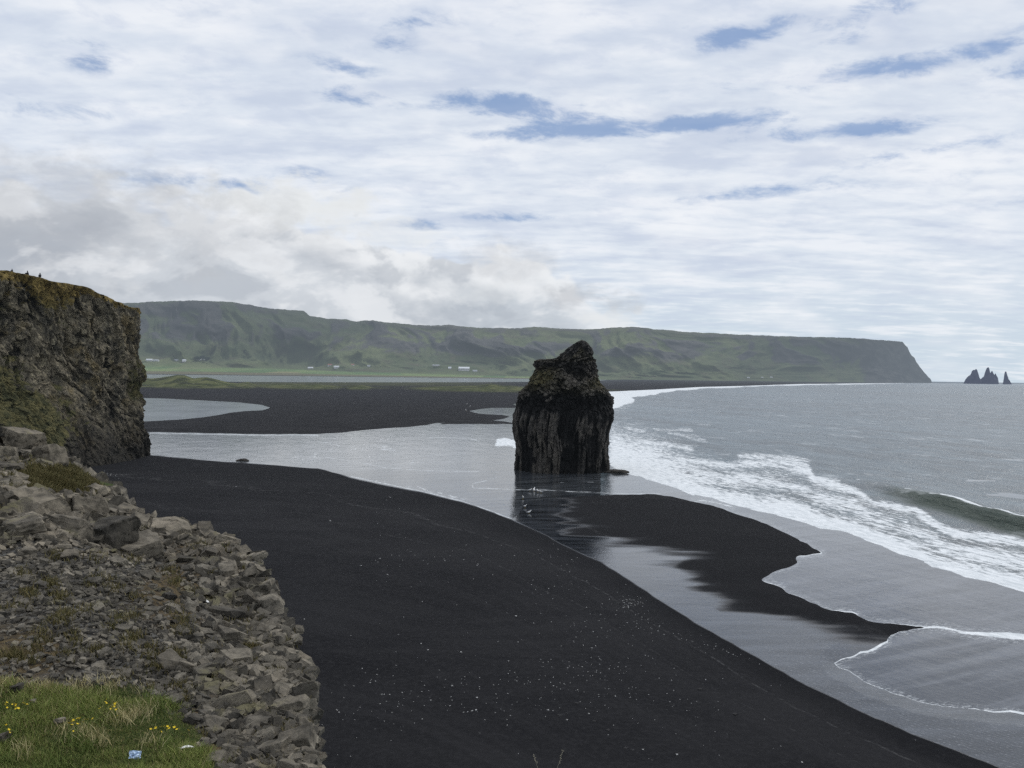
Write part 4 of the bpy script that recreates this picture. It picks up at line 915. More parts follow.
# medium individuals, spaced apart
taken = [(h[0], h[1], h[2]*.45) for h in HERO]; chosen = []
for i in range(len(sx)):
    if len(chosen) >= 262: break
    if sx[i] < -12 or sy[i] > 775: continue
    w_ = base_s[i]*(random.choice((.85, 1.0, 1.2, 1.5, 1.9)) if (sx[i] > 190 or sy[i] < 562) else random.choice((.8, 1.0, 1.2, 1.5)))*random.uniform(.9, 1.15)
    if random.random() < .5 and base_s[i] < 14: continue
    if all((sx[i]-a)**2+((sy[i]-b)*1.3)**2 > ((w_*.42+c))**2 for a, b, c in taken[-400:]):
        taken.append((sx[i], sy[i], w_*.42)); chosen.append((i, w_))
zones = {'rim': ('angular grey-brown rock along the steep rim above the beach', 'rocks along the steep rim'), 'bench': ('weathered tan slab among the slabs of the upper bench', 'slabs of the upper bench'),
         'pile': ('tan boulder in the far pile beside the grass hummock', 'boulders of the far pile'), 'field': ('broken grey rock in the rubble field between the slabs and the grass', 'grey rocks of the rubble field'), 'grassy': ('grey rock bordering the right side of the grass patch', 'rocks bordering the grass patch')}
for i, w_ in chosen:
    x, y = sx[i], sy[i]
    zn = 'pile' if y < 492 else 'bench' if y < 562 and x < 240 else 'rim' if x > 215 else 'grassy' if y > 662 else 'field'
    tan = {'pile': .85, 'bench': .75, 'rim': .38, 'grassy': .3, 'field': .08}[zn]+random.uniform(-.15, .15)
    if y > 560 and x < 190: tan = random.uniform(0, .3)
    put_rock(x, y, w_, random.randrange(16), max(0, min(1, tan)), rx_[i], ry2[i], rz_[i], zones[zn][0], zones[zn][1], 2000+int(i), name='rock')
# the uncountable small rubble: one mesh
def rubble(name, X, Y, Z, size, tan, seed, mat, npts=10):
    r = np.random.default_rng(seed); lib = []
    for i in range(10):
        bm = rock_shape(3000+i, False, 5); lib.append((np.array([v.co[:] for v in bm.verts]), np.array([[v.index for v in f.verts] for f in bm.faces if True]) if False else None, bm))
    libs = []
    for co, _, bm in lib:
        bm.verts.index_update(); fs = np.array([[v.index for v in f.verts] for f in bm.faces]); libs.append((co, fs)); bm.free()
    Vs, Fs, R, T = [], [], [], []; off = 0
    for x, y, z, s, tn in zip(X, Y, Z, size, tan):
        co, fs = libs[r.integers(0, 10)]
        m = np.array(Euler((r.uniform(-.7, .7), r.uniform(-.7, .7), r.uniform(0, 6.28))).to_matrix())
        c = (co*r.uniform(.75, 1.25, 3)*s)@m.T+np.array([x, y, z+s*.08])
        Vs.append(c); Fs.append(fs+off); off += len(c); R.append(np.full(len(c), r.uniform())); T.append(np.full(len(c), tn))
    return obj(name, mesh_from(name, np.concatenate(Vs), np.concatenate(Fs), False, dict(rnd=np.concatenate(R), tan=np.concatenate(T))), mat, kind='stuff')
n_r = min(21000, len(sx)); idx = np.arange(len(sx))[-n_r:]
szp = base_s[idx]*(.14+.80*RNG.uniform(0, 1, n_r)**2.6)
tn = np.clip(np.where(sy[idx] < 562, .75, np.where(sx[idx] > 215, .36, .15))+RNG.normal(0, .18, n_r), 0, 1)
ru = rubble('rubble', rx_[idx], ry2[idx], rz_[idx], szp*ry2[idx]/F, tn, 31, m_rub)
ru['label'] = 'loose broken stones covering the slope between the boulders'; ru['category'] = 'rubble'
# rubble down the outer face
n_o = 2600; yo = RNG.uniform(30, 90, n_o); so_ = RNG.uniform(.2, 9, n_o); xo = np.interp(yo, EY, EX)+so_
oo = rubble('scree', xo, yo, terr(xo, yo), RNG.uniform(.25, .9, n_o)*np.clip(yo/20, .5, 1.4), np.full(n_o, .5), 32, m_rub)
oo['label'] = 'loose scree on the outer face of the slope'; oo['category'] = 'scree'

tick('rocks')
# ------------------------------------------------------------------ grass
def blades(name, X, Y, Z, h, w, colr, seed, mat, lean=.35):
    r = np.random.default_rng(seed); n = len(X); a = r.uniform(0, 6.28, n); b = r.uniform(0, 6.28, n); L = r.uniform(.1, 1, n)*lean*h
    bx_ = np.stack([np.cos(a)*w/2, np.sin(a)*w/2, 0*a], -1); base = np.stack([X, Y, Z-.01], -1)
    mid = base+np.stack([np.cos(b)*L*.35, np.sin(b)*L*.35, h*.55], -1); tip = base+np.stack([np.cos(b)*L, np.sin(b)*L, h], -1)
    V = np.stack([base-bx_, base+bx_, mid+bx_*.7, mid-bx_*.7, tip-bx_*.1, tip+bx_*.1], 1).reshape(-1, 3)
    i = np.arange(n)[:, None]*6
    Fs = np.concatenate([i+np.array([0, 1, 2, 3]), i+np.array([3, 2, 5, 4])], 1).reshape(-1, 4)
    return obj(name, mesh_from(name, V, Fs, True, dict(bcol=np.repeat(colr, 6, 0))), mat, kind='stuff')
t = NT('grass_blade'); b = t.attr('bcol', False)
m_blade = t.done(t.bsdf(b, .75, .15))
N = 230000; Y = RNG.uniform(5.2, 10.8, N)
X = -Y*RNG.uniform(.28, .80, N); Zt = terr(X, Y); gx_, gy = project(X, Y, Zt)
gdv = sdf(gx_, gy, GR)+RNG.normal(0, 5, N)+9*fbm(X*2.2, Y*2.2, 0*X, 3, 705)*sstep(0, 100, gx_+40); k_ = (gdv < -1)&(gy < 860)
X, Y, Zt, gx_, gy = X[k_], Y[k_], Zt[k_], gx_[k_], gy[k_]
n = len(X); tuft = fbm(X*1.6, Y*1.6, 0*X, 3, 701); tuft2 = fbm(X*.7, Y*.7, 0*X, 3, 703)
g1 = np.array([.085, .120, .030]); g2 = np.array([.26, .29, .085]); dry_ = np.array([.36, .30, .15]); brn = np.array([.10, .075, .04])
u = RNG.uniform(0, 1, (n, 1)); cb = g1*(1-u)+g2*u
tops = sstep(705, 682, gy)[:, None]
isdry = (RNG.uniform(0, 1, n) < .13+.4*sstep(.0, .5, tuft2)+.25*tops[:, 0])[:, None]; cb = np.where(isdry, dry_*RNG.uniform(.5, 1.1, (n, 1)), cb)
cb = cb*(.75+.5*sstep(-.4, .4, tuft))[:, None]
patch = np.exp(-((gx_-90)/45)**2-((gy-735)/17)**2)[:, None]; pk = RNG.uniform(0, 1, (n, 1)) < patch*.30; cb = np.where(pk, np.array([.34, .30, .12])*RNG.uniform(.5, 1.1, (n, 1)), cb)
hgt_ = (.025+.075*sstep(-.3, .6, tuft))*RNG.uniform(.5, 1.5, n)
gr = blades('grass', X, Y, Zt, hgt_, .0065+0*X, cb, 41, m_blade, .9); gr['label'] = 'short green grass with dry stems on the near slope'; gr['category'] = 'grass'
SX, SY2, SZ2, SH, SC = [], [], [], [], []
for cxp, cyp, nn_, kind in [(a_, b_, int(c_*.5) if d_ else c_, d_) for a_, b_, c_, d_ in [(130, 717, 260, 1), (118, 722, 140, 1), (145, 712, 140, 1), (84, 738, 260, 1), (100, 744, 160, 1), (66, 733, 120, 1), (40, 690, 120, 1), (78, 686, 150, 1), (20, 752, 120, 1), (150, 745, 90, 1), (110, 690, 90, 1)]+[(random.uniform(-30, 200), random.uniform(690, 790), 110, 0) for _ in range(46)]+[(random.uniform(-10, 185), random.uniform(676, 694), 70, 1) for _ in range(16)]]:
    q = RNG.normal(0, 1, (nn_, 2)); qx = cxp+q[:, 0]*7; qy = cyp+q[:, 1]*4; okq = sdf(qx, qy, GR) < 2
    okk, a1, a2, a3 = cast_terr(qx[okq], qy[okq]); a1, a2, a3 = a1[okk], a2[okk], a3[okk]; m_ = len(a1); u = RNG.uniform(0, 1, (m_, 1))
    SX.append(a1); SY2.append(a2); SZ2.append(a3); SH.append(RNG.uniform(.07, .15, m_) if kind else RNG.uniform(.06, .12, m_))
    SC.append(np.array([.30, .25, .12])*(1-u)+np.array([.62, .55, .30])*u if kind else np.array([.06, .09, .02])*(1-u)+np.array([.20, .25, .07])*u)
gr3 = blades('long_grass', np.concatenate(SX), np.concatenate(SY2), np.concatenate(SZ2), np.concatenate(SH), .006+0*np.concatenate(SX), np.concatenate(SC), 43, m_blade, 1.1); gr3['label'] = 'longer green tufts and pale straw stems in the grass patch'; gr3['category'] = 'grass'
# hummock and tufts between the rocks
N = 26000; q1 = RNG.normal(0, 1, (N, 2)); gx_ = 64+q1[:, 0]*22; gy = 482+q1[:, 1]*8
N2 = 15000; cxs = RNG.uniform(-20, 320, 170); cys = RNG.uniform(470, 770, 170); ci = (170*RNG.uniform(0, 1, N2)**1.8).astype(int)
gx_ = np.r_[gx_, cxs[ci]+RNG.normal(0, 5.5, N2)]; gy = np.r_[gy, cys[ci]+RNG.normal(0, 2.6, N2)]
k_ = sdf(gx_, gy, FG) < -1; ok, X, Y, Zt = cast_terr(gx_[k_], gy[k_]); X, Y, Zt = X[ok], Y[ok], Zt[ok]; n = len(X)
u = RNG.uniform(0, 1, (n, 1)); cb = np.array([.065, .066, .024])*(1-u)+np.array([.19, .155, .070])*u
gr2 = blades('tussock_grass', X, Y, Zt, RNG.uniform(.006, .014, n)*Y*.62+.02, .0012*Y, cb, 42, m_blade, .8); gr2['label'] = 'olive tussock grass growing between the stones'; gr2['category'] = 'grass'

# ------------------------------------------------------------------ flowers
m_yel = simple('yellow_petal', (.75, .55, .03), vary=.15, scale=30); m_stem = simple('flower_stem', (.06, .10, .02)); m_pale = simple('pale_petal', (.72, .70, .50), vary=.1)
def flower_meshes():
    bm = bmesh.new()
    for i in range(5):
        a = i*2*math.pi/5; c, s = math.cos(a), math.sin(a); r = .016
        vs = [bm.verts.new(v) for v in ((0, 0, 0), (r*.6*c-r*.38*s, r*.6*s+r*.38*c, .003), (r*c, r*s, .006), (r*.6*c+r*.38*s, r*.6*s-r*.38*c, .003))]
        bm.faces.new(vs)
    pet = bm_mesh('flower_petals', bm)
    bm = bmesh.new(); bmesh.ops.create_cone(bm, segments=5, radius1=.0022, radius2=.0015, depth=.09, matrix=Matrix.Translation((0, 0, -.045)))
    return pet, bm_mesh('flower_stalk', bm)
pet, stk_ = flower_meshes(); pet.materials.append(m_yel); stk_.materials.append(m_stem)
fl_c = [(16, 714, 11, 4, 17, 'small yellow flower in the clump at the left edge of the grass', 'yellow flowers at the left edge'), (110, 716, 8, 6, 13, 'small yellow flower in the clump in the middle of the grass', 'yellow flowers in the middle'),
        (171, 738, 11, 3, 14, 'small yellow flower in the clump by the right side of the grass', 'yellow flowers at the right'), (80, 730, 12, 6, 13, 'small yellow flower among the dry stems in the centre left of the grass', 'yellow flowers among dry stems'), (8, 738, 4, 6, 4, 'small yellow flower low at the left edge of the picture', 'yellow flowers low at the left')]
for cx0, cy0, sx0, sy0, n, lb, gp in fl_c:
    for i in range(n):
        px, py = cx0+random.gauss(0, sx0*.7), cy0+random.gauss(0, sy0*.6)
        ok, x, y, z = cast_terr(np.array([px]), np.array([py]))
        if not ok[0]: continue
        root = obj('yellow_flower', None, label=lb, cat='flower', group=gp, loc=(x[0], y[0], z[0]+.10)); root.rotation_euler = (random.uniform(.2, .9), random.uniform(-.4, .4), random.uniform(0, 6)); s = random.uniform(.6, 1.1); root.scale = (s, s, s)
        obj('petals', pet, None, root); obj('stem', stk_, None, root)
# stones lying in the grass
for i, (px, py, w_, tan, lb) in enumerate(((19, 693, 12, .45, 'grey stone half sunk in the upper left of the grass'), (33, 706, 7, .5, 'smaller grey stone below and right of the one in the upper left of the grass'), (60, 726, 8, .7, 'brownish pink stone in the middle left of the grass'), (4, 742, 11, .5, 'flat dark stone at the left edge of the grass'),
                                       (176, 700, 5, .9, 'pale small stone at the upper right edge of the grass'), (198, 750, 6, .9, 'pale pebble at the lower right edge of the grass'))):
    ok, x, y, z = cast_terr(np.array([float(px)]), np.array([float(py)]))
    put_rock(px, py, w_, i+5, tan, x[0], y[0], z[0]+.05, lb, None, 900+i, name='stone')
# scrap of paper and a feather
m_paper = simple('pale_blue_paper', (.55, .68, .85), vary=.15, scale=60); m_feather = simple('white_feather_vane', (.80, .80, .76), vary=.05)
ok, x, y, z = cast_terr(np.array([135.0]), np.array([762.0]))
bm = bmesh.new(); g = bmesh.ops.create_grid(bm, x_segments=9, y_segments=7, size=.5)
for v in bm.verts:
    v.co = Vector((v.co.x*.105, v.co.y*.07, .022*math.sin(v.co.x*9)*math.cos(v.co.y*7+1)+.012*math.sin(v.co.y*17+v.co.x*5)))
o = obj('paper_scrap', bm_mesh('paper_scrap', bm), m_paper, label='crumpled pale blue and white scrap of paper lying in the grass', cat='litter', loc=(x[0], y[0], z[0]+.07)); o.rotation_euler = (.9, .2, .5)
def feather(px, py, ln_px, ang, label):
    ok, x, y, z = cast_terr(np.array([float(px)]), np.array([float(py)])); L = ln_px*y[0]/F
    root = obj('feather', None, label=label, cat='feather', loc=(x[0], y[0], z[0]+.07)); root.rotation_euler = (.35, 0, ang)
    bm = bmesh.new(); n = 9; up_, dn = [], []
    for i in range(n):
        tt_ = i/(n-1); wd = L*.13*math.sin(math.pi*min(1, tt_*.9+.1))**.6; xk = (tt_-.5)*L
        up_.append(bm.verts.new((xk, wd, .02*math.sin(tt_*3)))); dn.append(bm.verts.new((xk, -wd*.7, .02*math.sin(tt_*3))))
    for i in range(n-1): bm.faces.new((up_[i], up_[i+1], dn[i+1], dn[i]))
    obj('vane', bm_mesh('feather_vane', bm), m_feather, root)
    bm = bmesh.new(); bmesh.ops.create_cone(bm, segments=5, radius1=L*.012, radius2=L*.006, depth=L*1.2, matrix=Matrix.Translation((-L*.05, 0, .012))@Matrix.Rotation(math.pi/2, 4, 'Y'))
    obj('quill', bm_mesh('feather_quill', bm), m_feather, root)
feather(187, 755, 13, .25, 'white feather lying at the lower right of the grass'); feather(206, 605, 12, -.7, 'curved white feather lying on the stones in the middle of the slope')

# dry stalks rising at the lower edge
m_straw = simple('dry_straw', (.22, .20, .15), vary=.1)
def stalk(px0, py0, px1, py1, bend, label):
    Yd = 4.6; p0, p1 = Vector(at(px0, py0, Yd)), Vector(at(px1, py1, Yd))
    g = Vector((p0.x+(p0.x-p1.x)*2.2, Yd, float(terr(np.array([p0.x]), np.array([Yd]))[0]))) if False else p0+(p0-p1)*6
    pts = []
    for i in range(13):
        s = i/12; q = g.lerp(p0, s/.8) if s < .8 else p0.lerp(p1, (s-.8)/.2); q = q+Vector((bend*(math.sin(s*3.14))*.05, 0, 0)); pts.append(q)
    bm = bmesh.new(); prev = None
    for i, q in enumerate(pts):
        r = .0019*(1.15-.75*i/12); ring = [bm.verts.new(q+Vector((math.cos(a)*r, math.sin(a)*r, 0))-pts[0]) for a in (0, 1.57, 3.14, 4.71)]
        if prev: [bm.faces.new((prev[j], prev[(j+1) % 4], ring[(j+1) % 4], ring[j])) for j in range(4)]
        prev = ring
    root = obj('dry_grass_stalk', None, label=label, cat='grass stalk', group='dry stalks in front of the sand', loc=pts[0])
    obj('stem', bm_mesh('stalk_stem', bm, True), m_straw, root)
    bm = bmesh.new()
    for i in range(10):
        q = pts[-1].lerp(pts[-3], i/10)-pts[0]; bmesh.ops.create_icosphere(bm, subdivisions=1, radius=.0032, matrix=Matrix.Translation(q+Vector((random.uniform(-.006, .006), random.uniform(-.006, .006), 0))))
    obj('seed_head', bm_mesh('stalk_seed_head', bm), m_straw, root)
stalk(539, 766, 534, 755, -.4, 'thin dry grass stalk leaning left in front of the black sand'); stalk(555, 767, 563, 750, .5, 'taller thin dry grass stalk arching right in front of the black sand')

tick('grass')
# ================================================================== PEBBLES ON THE SAND
def sand_z(X, Y):
    px, py = project(X, Y, 0*X)
    return sand_height(px, py, X, Y, np.minimum(sdf(px, py, SEA), 99), sdf(px, py, DRY), np.full(X.shape, 99.))
PB = []
def spray(n, cx0, cy0, sx0, sy0, s0, s1): 
    for _ in range(n): PB.append((random.gauss(cx0, sx0), random.gauss(cy0, sy0), random.uniform(s0, s1)**1.0))
spray(75, 440, 700, 60, 16, .6, 1.8); spray(40, 530, 685, 45, 12, .6, 1.6); spray(120, 600, 665, 34, 28, .6, 1.6); spray(45, 660, 700, 50, 22, .6, 1.6); spray(40, 455, 600, 60, 45, .6, 1.6); spray(22, 103, 475, 10, 1.6, .8, 1.6)
spray(40, 600, 620, 30, 14, .6, 1.3); spray(45, 630, 603, 6, 4, .6, 1.6); spray(55, 560, 580, 22, 22, .5, 1.1); spray(45, 560, 720, 200, 30, .5, 1.3); spray(30, 370, 700, 20, 25, .8, 1.8); spray(18, 398, 545, 15, 22, .8, 1.5); spray(50, 480, 600, 110, 60, .4, 1.0)
for i in range(110): 
    s = i/110; PB.append((625+300*s+random.gauss(0, 3), 625+ 120*s+random.gauss(0, 2)-18*math.sin(s*3), random.uniform(.5, 1.3)))
for x, y, s in ((461, 653, 3.0), (516, 617, 3), (477, 566, 2.4), (428, 651, 2.4), (472, 711, 3), (476, 710, 2.5), (337, 710, 3.2), (339, 712, 2), (450, 706, 2.6), (477, 698, 2.6), (548, 711, 2.8), (677, 756, 3.2), (802, 763, 2.6), (361, 566, 2.2), (330, 521, 1.9), (380, 559, 1.7), (421, 644, 2.2), (452, 686, 2.8), (567, 721, 2.6), (236, 487, 2.0), (589, 715, 2.4), (643, 751, 2.2)): PB.append((x, y, s))
PB = np.array([p for p in PB if p[1] < 790]); sd_ = sdf(PB[:, 0], PB[:, 1], DRY); fgd = sdf(PB[:, 0], PB[:, 1], FG)
PB = PB[(sd_ < -2.5) & (fgd > 4)]; PB = PB[np.argsort(-PB[:, 2])]
g0 = ground(PB[:, 0], PB[:, 1]); z0 = sand_z(g0[:, 0], g0[:, 1]); g0 = ground(PB[:, 0], PB[:, 1], z0); z0 = sand_z(g0[:, 0], g0[:, 1])
m_peb = simple('white_pebble_stone', (.36, .36, .35), vary=.5, scale=.9)
pebs = []
for i in range(6):
    bm = rock_shape(4000+i, False, 5); bmesh.ops.bevel(bm, geom=bm.edges[:], offset=.05, segments=1, affect='EDGES'); me = bm_mesh('pebble', bm, True); me.materials.append(m_peb); pebs.append(me)
near_lb = ('small white pebble lying on the dry black sand below the slope', 'white pebbles on the black sand')
for i in range(min(290, len(PB))):
    o = bpy.data.objects.new('white_pebble', pebs[i % 6]); COL.objects.link(o); s = PB[i, 2]*g0[i, 1]/F*.74
    o.scale = (s, s, s); o.rotation_euler = (0, 0, random.uniform(0, 6)); o.location = (g0[i, 0], g0[i, 1], z0[i]+s*.22)
    o['label'], o['group'], o['category'] = near_lb[0], near_lb[1], 'pebble'
if len(PB) > 290:
    R_ = slice(290, None); s = PB[R_, 2]*g0[R_, 1]/F*.75
    pb = rubble('scattered_shells', g0[R_, 0], g0[R_, 1], z0[R_]+s*.1, s, np.ones(len(s)), 51, m_peb); pb['label'] = 'tiny white shell and pebble flecks strewn over the black sand'; pb['category'] = 'pebbles'
# dark kelp / stones on the lower sand
dk = [(642, 750), (608, 731), (594, 722), (577, 704), (626, 749), (633, 751), (651, 761), (735, 715), (700, 690), (560, 716)]
m_kelp = simple('dark_wet_stone', (.010, .010, .011), vary=.2)
kl = [bm_mesh('dark_stone_shape', rock_shape(4100+i, False, 5)) for i in range(3)]
for k2 in kl: k2.materials.append(m_kelp)
for i, (x, y) in enumerate(dk):
    g = ground(float(x), float(y)); z = sand_z(np.array([g[0]]), np.array([g[1]]))[0]; g = ground(float(x), float(y), z)
    o = bpy.data.objects.new('dark_stone', kl[i % 3]); COL.objects.link(o); s = 4.0*g[1]/F; o.scale = (s, s, s*.8); o.location = (g[0], g[1], z+s*.1); o.rotation_euler = (0, 0, i)
    o['label'] = 'small black stone lying on the sand at the lower middle'; o['category'] = 'stone'; o['group'] = 'black stones on the sand'
# small white birds resting by the water
m_bird = simple('white_feathers', (.78, .78, .76), vary=.06); m_gw = simple('grey_feathers', (.30, .31, .33), vary=.1); m_beak = simple('yellow_beak', (.6, .4, .05))
def gull(px, py, ang, label, group, zoff=0.0, P=None, sc=1.0):
    g = ground(float(px), float(py)) if P is None else P; root = obj('gull', None, label=label, cat='bird', group=group, loc=(g[0], g[1], (g[2] if P is not None else .02)+zoff)); root.rotation_euler = (0, 0, ang); root.scale = (sc,)*3
    bm = bmesh.new(); pts = [(-.36, .0, .22, .015, .01), (-.24, 0, .24, .06, .04), (-.08, 0, .25, .105, .095), (.08, 0, .27, .10, .105), (.17, 0, .33, .06, .075), (.21, 0, .40, .045, .045), (.25, 0, .45, .052, .052), (.30, 0, .455, .035, .035), (.33, 0, .45, .008, .008)]
    prev = None
    for x, y, z, ry_, rz in pts:
        ring = [bm.verts.new((x, math.cos(a)*ry_, z+math.sin(a)*rz)) for a in np.linspace(0, 2*math.pi, 10, endpoint=False)]
        if prev: [bm.faces.new((prev[j], prev[(j+1) % 10], ring[(j+1) % 10], ring[j])) for j in range(10)]
        else: bm.faces.new(ring[::-1])
        prev = ring
    bm.faces.new(prev); obj('body', bm_mesh('gull_body', bm, True), m_bird, root)
    for sd in (-1, 1):
        bm = bmesh.new(); vs = [bm.verts.new(v) for v in ((.10, sd*.10, .30), (.02, sd*.115, .21), (-.22, sd*.07, .22), (-.42, sd*.01, .26), (-.20, sd*.06, .31), (-.02, sd*.085, .35))]; bm.faces.new(vs)
        obj('wing', bm_mesh('gull_wing', bm), m_gw, root)
        bm = bmesh.new(); bmesh.ops.create_cone(bm, segments=6, radius1=.008, radius2=.01, depth=.2, matrix=Matrix.Translation((0, sd*.04, .1))); obj('leg', bm_mesh('gull_leg', bm), m_beak, root)
    bm = bmesh.new(); bmesh.ops.create_cone(bm, cap_ends=True, segments=6, radius1=.016, radius2=.003, depth=.07, matrix=Matrix.Translation((.355, 0, .445))@Matrix.Rotation(math.pi/2, 4, 'Y')); obj('beak', bm_mesh('gull_beak', bm), m_beak, root)
for i, (x, y) in enumerate(((530, 491.5), (534, 490.5), (538, 492.5), (541, 493.2), (523, 499), (525, 508), (529, 514), (534, 491.8))):
    gull(x, y, i*1.1, 'small white gull resting on the wet sand in front of the sea stack', 'gulls in front of the sea stack', sc=1.4)
for i, (x, y) in enumerate(((467, 405.5), (470, 408), (466, 412), (436, 390.4))):
    gull(x, y, i*1.3, 'small pale gull standing on the far black sand spit', 'gulls on the far sand spit', sc=2.2, zoff=.7)

# ================================================================== PEOPLE ON THE HEADLAND
m_jacket = [simple('dark_jacket', (.02, .022, .03)), simple('navy_jacket', (.02, .025, .05)), simple('black_jacket', (.015, .015, .016))]; m_skin = simple('skin', (.45, .30, .22), vary=.05); m_hair = simple('dark_hair', (.03, .02, .015)); m_trs = simple('dark_trousers', (.025, .025, .03))
def seated_person(loc, rz, jm, label):
    root = obj('person', None, label=label, cat='person', group='people sitting on top of the headland', loc=loc); root.rotation_euler = (0, 0, rz)
    # joints: pelvis, spine, neck, head, arms on knees, legs drawn up
    J = [((0, 0, .12), .17), ((0, .02, .32), .15), ((0, .06, .52), .17), ((0, .10, .64), .06), ((0, .12, .74), .095), ((0, .13, .84), .085),
         ((-.19, .09, .54), .065), ((-.24, .24, .38), .05), ((-.13, .42, .42), .04), ((-.08, .48, .42), .035), ((.19, .09, .54), .065), ((.24, .24, .38), .05), ((.13, .42, .42), .04), ((.08, .48, .42), .035),
         ((-.11, .08, .11), .10), ((-.14, .45, .42), .075), ((-.14, .60, .08), .05), ((-.14, .74, .04), .045), ((.11, .08, .11), .10), ((.14, .45, .40), .075), ((.14, .62, .08), .05), ((.14, .76, .04), .045)]
    Ed = [(0, 1), (1, 2), (2, 3), (3, 4), (4, 5), (2, 6), (6, 7), (7, 8), (8, 9), (2, 10), (10, 11), (11, 12), (12, 13), (0, 14), (14, 15), (15, 16), (16, 17), (0, 18), (18, 19), (19, 20), (20, 21)]
    me = bpy.data.meshes.new('person_body'); me.from_pydata([j[0] for j in J], Ed, []); b = obj('body', me, m_trs, root)
    b.modifiers.new('skin', 'SKIN'); me.skin_vertices[0].data[0].use_root = True
    for v, j in zip(me.skin_vertices[0].data, J): v.radius = (j[1], j[1])
    b.modifiers.new('sub', 'SUBSURF').levels = 1
    def shell(name, rings, mat):
        bm = bmesh.new(); prev = None
        for x, y, z, a_, b_ in rings:
            ring = [bm.verts.new((x+math.cos(q)*a_, y+math.sin(q)*b_, z)) for q in np.linspace(0, 2*math.pi, 14, endpoint=False)]
            if prev: [bm.faces.new((prev[j], prev[(j+1) % 14], ring[(j+1) % 14], ring[j])) for j in range(14)]
            prev = ring
        bm.faces.new(prev); obj(name, bm_mesh('person_'+name, bm, True), mat, root)
    shell('jacket', [(0, 0, .08, .21, .19), (0, .02, .3, .20, .17), (0, .06, .5, .25, .17), (0, .08, .6, .16, .12), (0, .1, .66, .07, .07)], jm)
    shell('hair', [(0, .10, .72, .105, .10), (0, .105, .80, .112, .115), (0, .115, .88, .09, .10), (0, .12, .93, .03, .04)], m_hair)
def head_top(px, Y, setback):
    X = float(at(float(px), 275.0, Y)[0]); i = np.argmin(np.hypot(VH[-8:, :, 0]-X, VH[-8:, :, 1]-Y)); v = VH[-8:].reshape(-1, 3)[i]; return v
from mathutils.bvhtree import BVHTree as _B
hv = VH.reshape(-1, 3); sub = grid_faces(VH.shape[0], n_t)
bvh_h = _B.FromPolygons([tuple(v) for v in hv.tolist()], sub.tolist())
def seat_on(px, Y0):
    best = None
    for Y in np.linspace(Y0, Y0+26, 50):
        X = float(at(float(px), 275.0, Y)[0]); r = bvh_h.ray_cast(Vector((X, Y, 90)), Vector((0, 0, -1)))
        if r[0] is None: continue
        sl = (r[0].z-H)/Y
        if best is None or sl > best[0]: best = (sl, r[0])
    return best[1]
for px, Y0, rz, jm, lb, s in ((28, 200, 2.6, 0, 'person in a dark jacket sitting on the headland top, left of the pair', 1.25), (40.2, 205, 3.4, 1, 'person in a dark jacket hunched on the headland top, right of the pair', 1.25), (12.3, 196, 3.0, 2, 'small dark seated person farther back, leftmost on the headland top', .8)):
    p = seat_on(px, Y0); seated_person(p+Vector((0, 0, -.02)), rz, m_jacket[jm], lb); bpy.data.objects[[o.name for o in COL.objects if o.name.startswith('person')][-1]].scale = (s, s, s)

tick('people')
# ================================================================== WORLD + SUN
SUN_EL, SUN_AZ = math.radians(52), math.radians(40)      # azimuth from +Y towards +X
wd = bpy.data.worlds.new('World'); scene.world = wd; wd.use_nodes = True; T = wd.node_tree; T.nodes.clear()
class WT(NT):
    def __init__(s, tree):
        s.t = tree; s.out = s.n('ShaderNodeOutputWorld'); s.geo = None
w = WT(T)
tcn = w.n('ShaderNodeTexCoord'); D_ = tcn.outputs['Generated']
sp = w.n('ShaderNodeSeparateXYZ'); w.put(sp.inputs[0], D_); dx, dy, dz = sp.outputs
az = w.math('ARCTAN2', dx, dy); el = w.math('ARCSINE', dz)
# cloud deck, seen in perspective
den = w.math('ADD', w.math('MAXIMUM', dz, 0.0), .13)
cbv = w.n('ShaderNodeCombineXYZ'); w.put(cbv.inputs[0], w.math('DIVIDE', dx, den)); w.put(cbv.inputs[1], w.math('DIVIDE', dy, den))
def wmap(sc, rot=0.0, loc=(0, 0, 0)):
    nd = w.n('ShaderNodeMapping'); nd.inputs['Scale'].default_value = sc; nd.inputs['Rotation'].default_value = (0, 0, rot); nd.inputs['Location'].default_value = loc; w.put(nd.inputs[0], cbv.outputs[0]); return nd.outputs[0]
c1 = w.noise(wmap((1.3, 2.3, 1), .18), 1.0, 6, .52, .15); c2 = w.noise(wmap((.5, 1.0, 1), .1, (3, 1, 0)), .8, 4, .5); c3 = w.noise(wmap((4.0, 7.0, 1), .15), 1.0, 5, .56, .12)
nsk = w.n('ShaderNodeTexSky', sky_type='NISHITA'); nsk.sun_disc = False; nsk.sun_elevation = SUN_EL; nsk.sun_rotation = SUN_AZ
bl = w.n('ShaderNodeVectorMath', operation='SCALE'); w.put(bl.inputs[0], nsk.outputs[0]); bl.inputs['Scale'].default_value = .10
blue = w.mix(.75, bl.outputs[0], (.085, .22, .50))
elr = w.mr(el, 0.0, .50, 0, 1, False)
deck = w.mix(elr, (.60, .70, .785), (.69, .74, .85)); mid = w.math('MULTIPLY', w.mr(el, .02, .18), w.mr(el, .42, .22)); deck = w.mix(w.math('MULTIPLY', mid, .75), deck, (.77, .82, .90))
sh = w.math('ADD', w.math('MULTIPLY', c1, .6), w.math('MULTIPLY', c3, .4))
deck = w.mix(w.math('MULTIPLY', w.mr(sh, .52, .36), w.mr(el, .02, .14, .25, .62)), deck, (.54, .61, .75))
deck = w.mix(w.math('MULTIPLY', w.mr(sh, .48, .62), .60), deck, (.90, .92, .96))
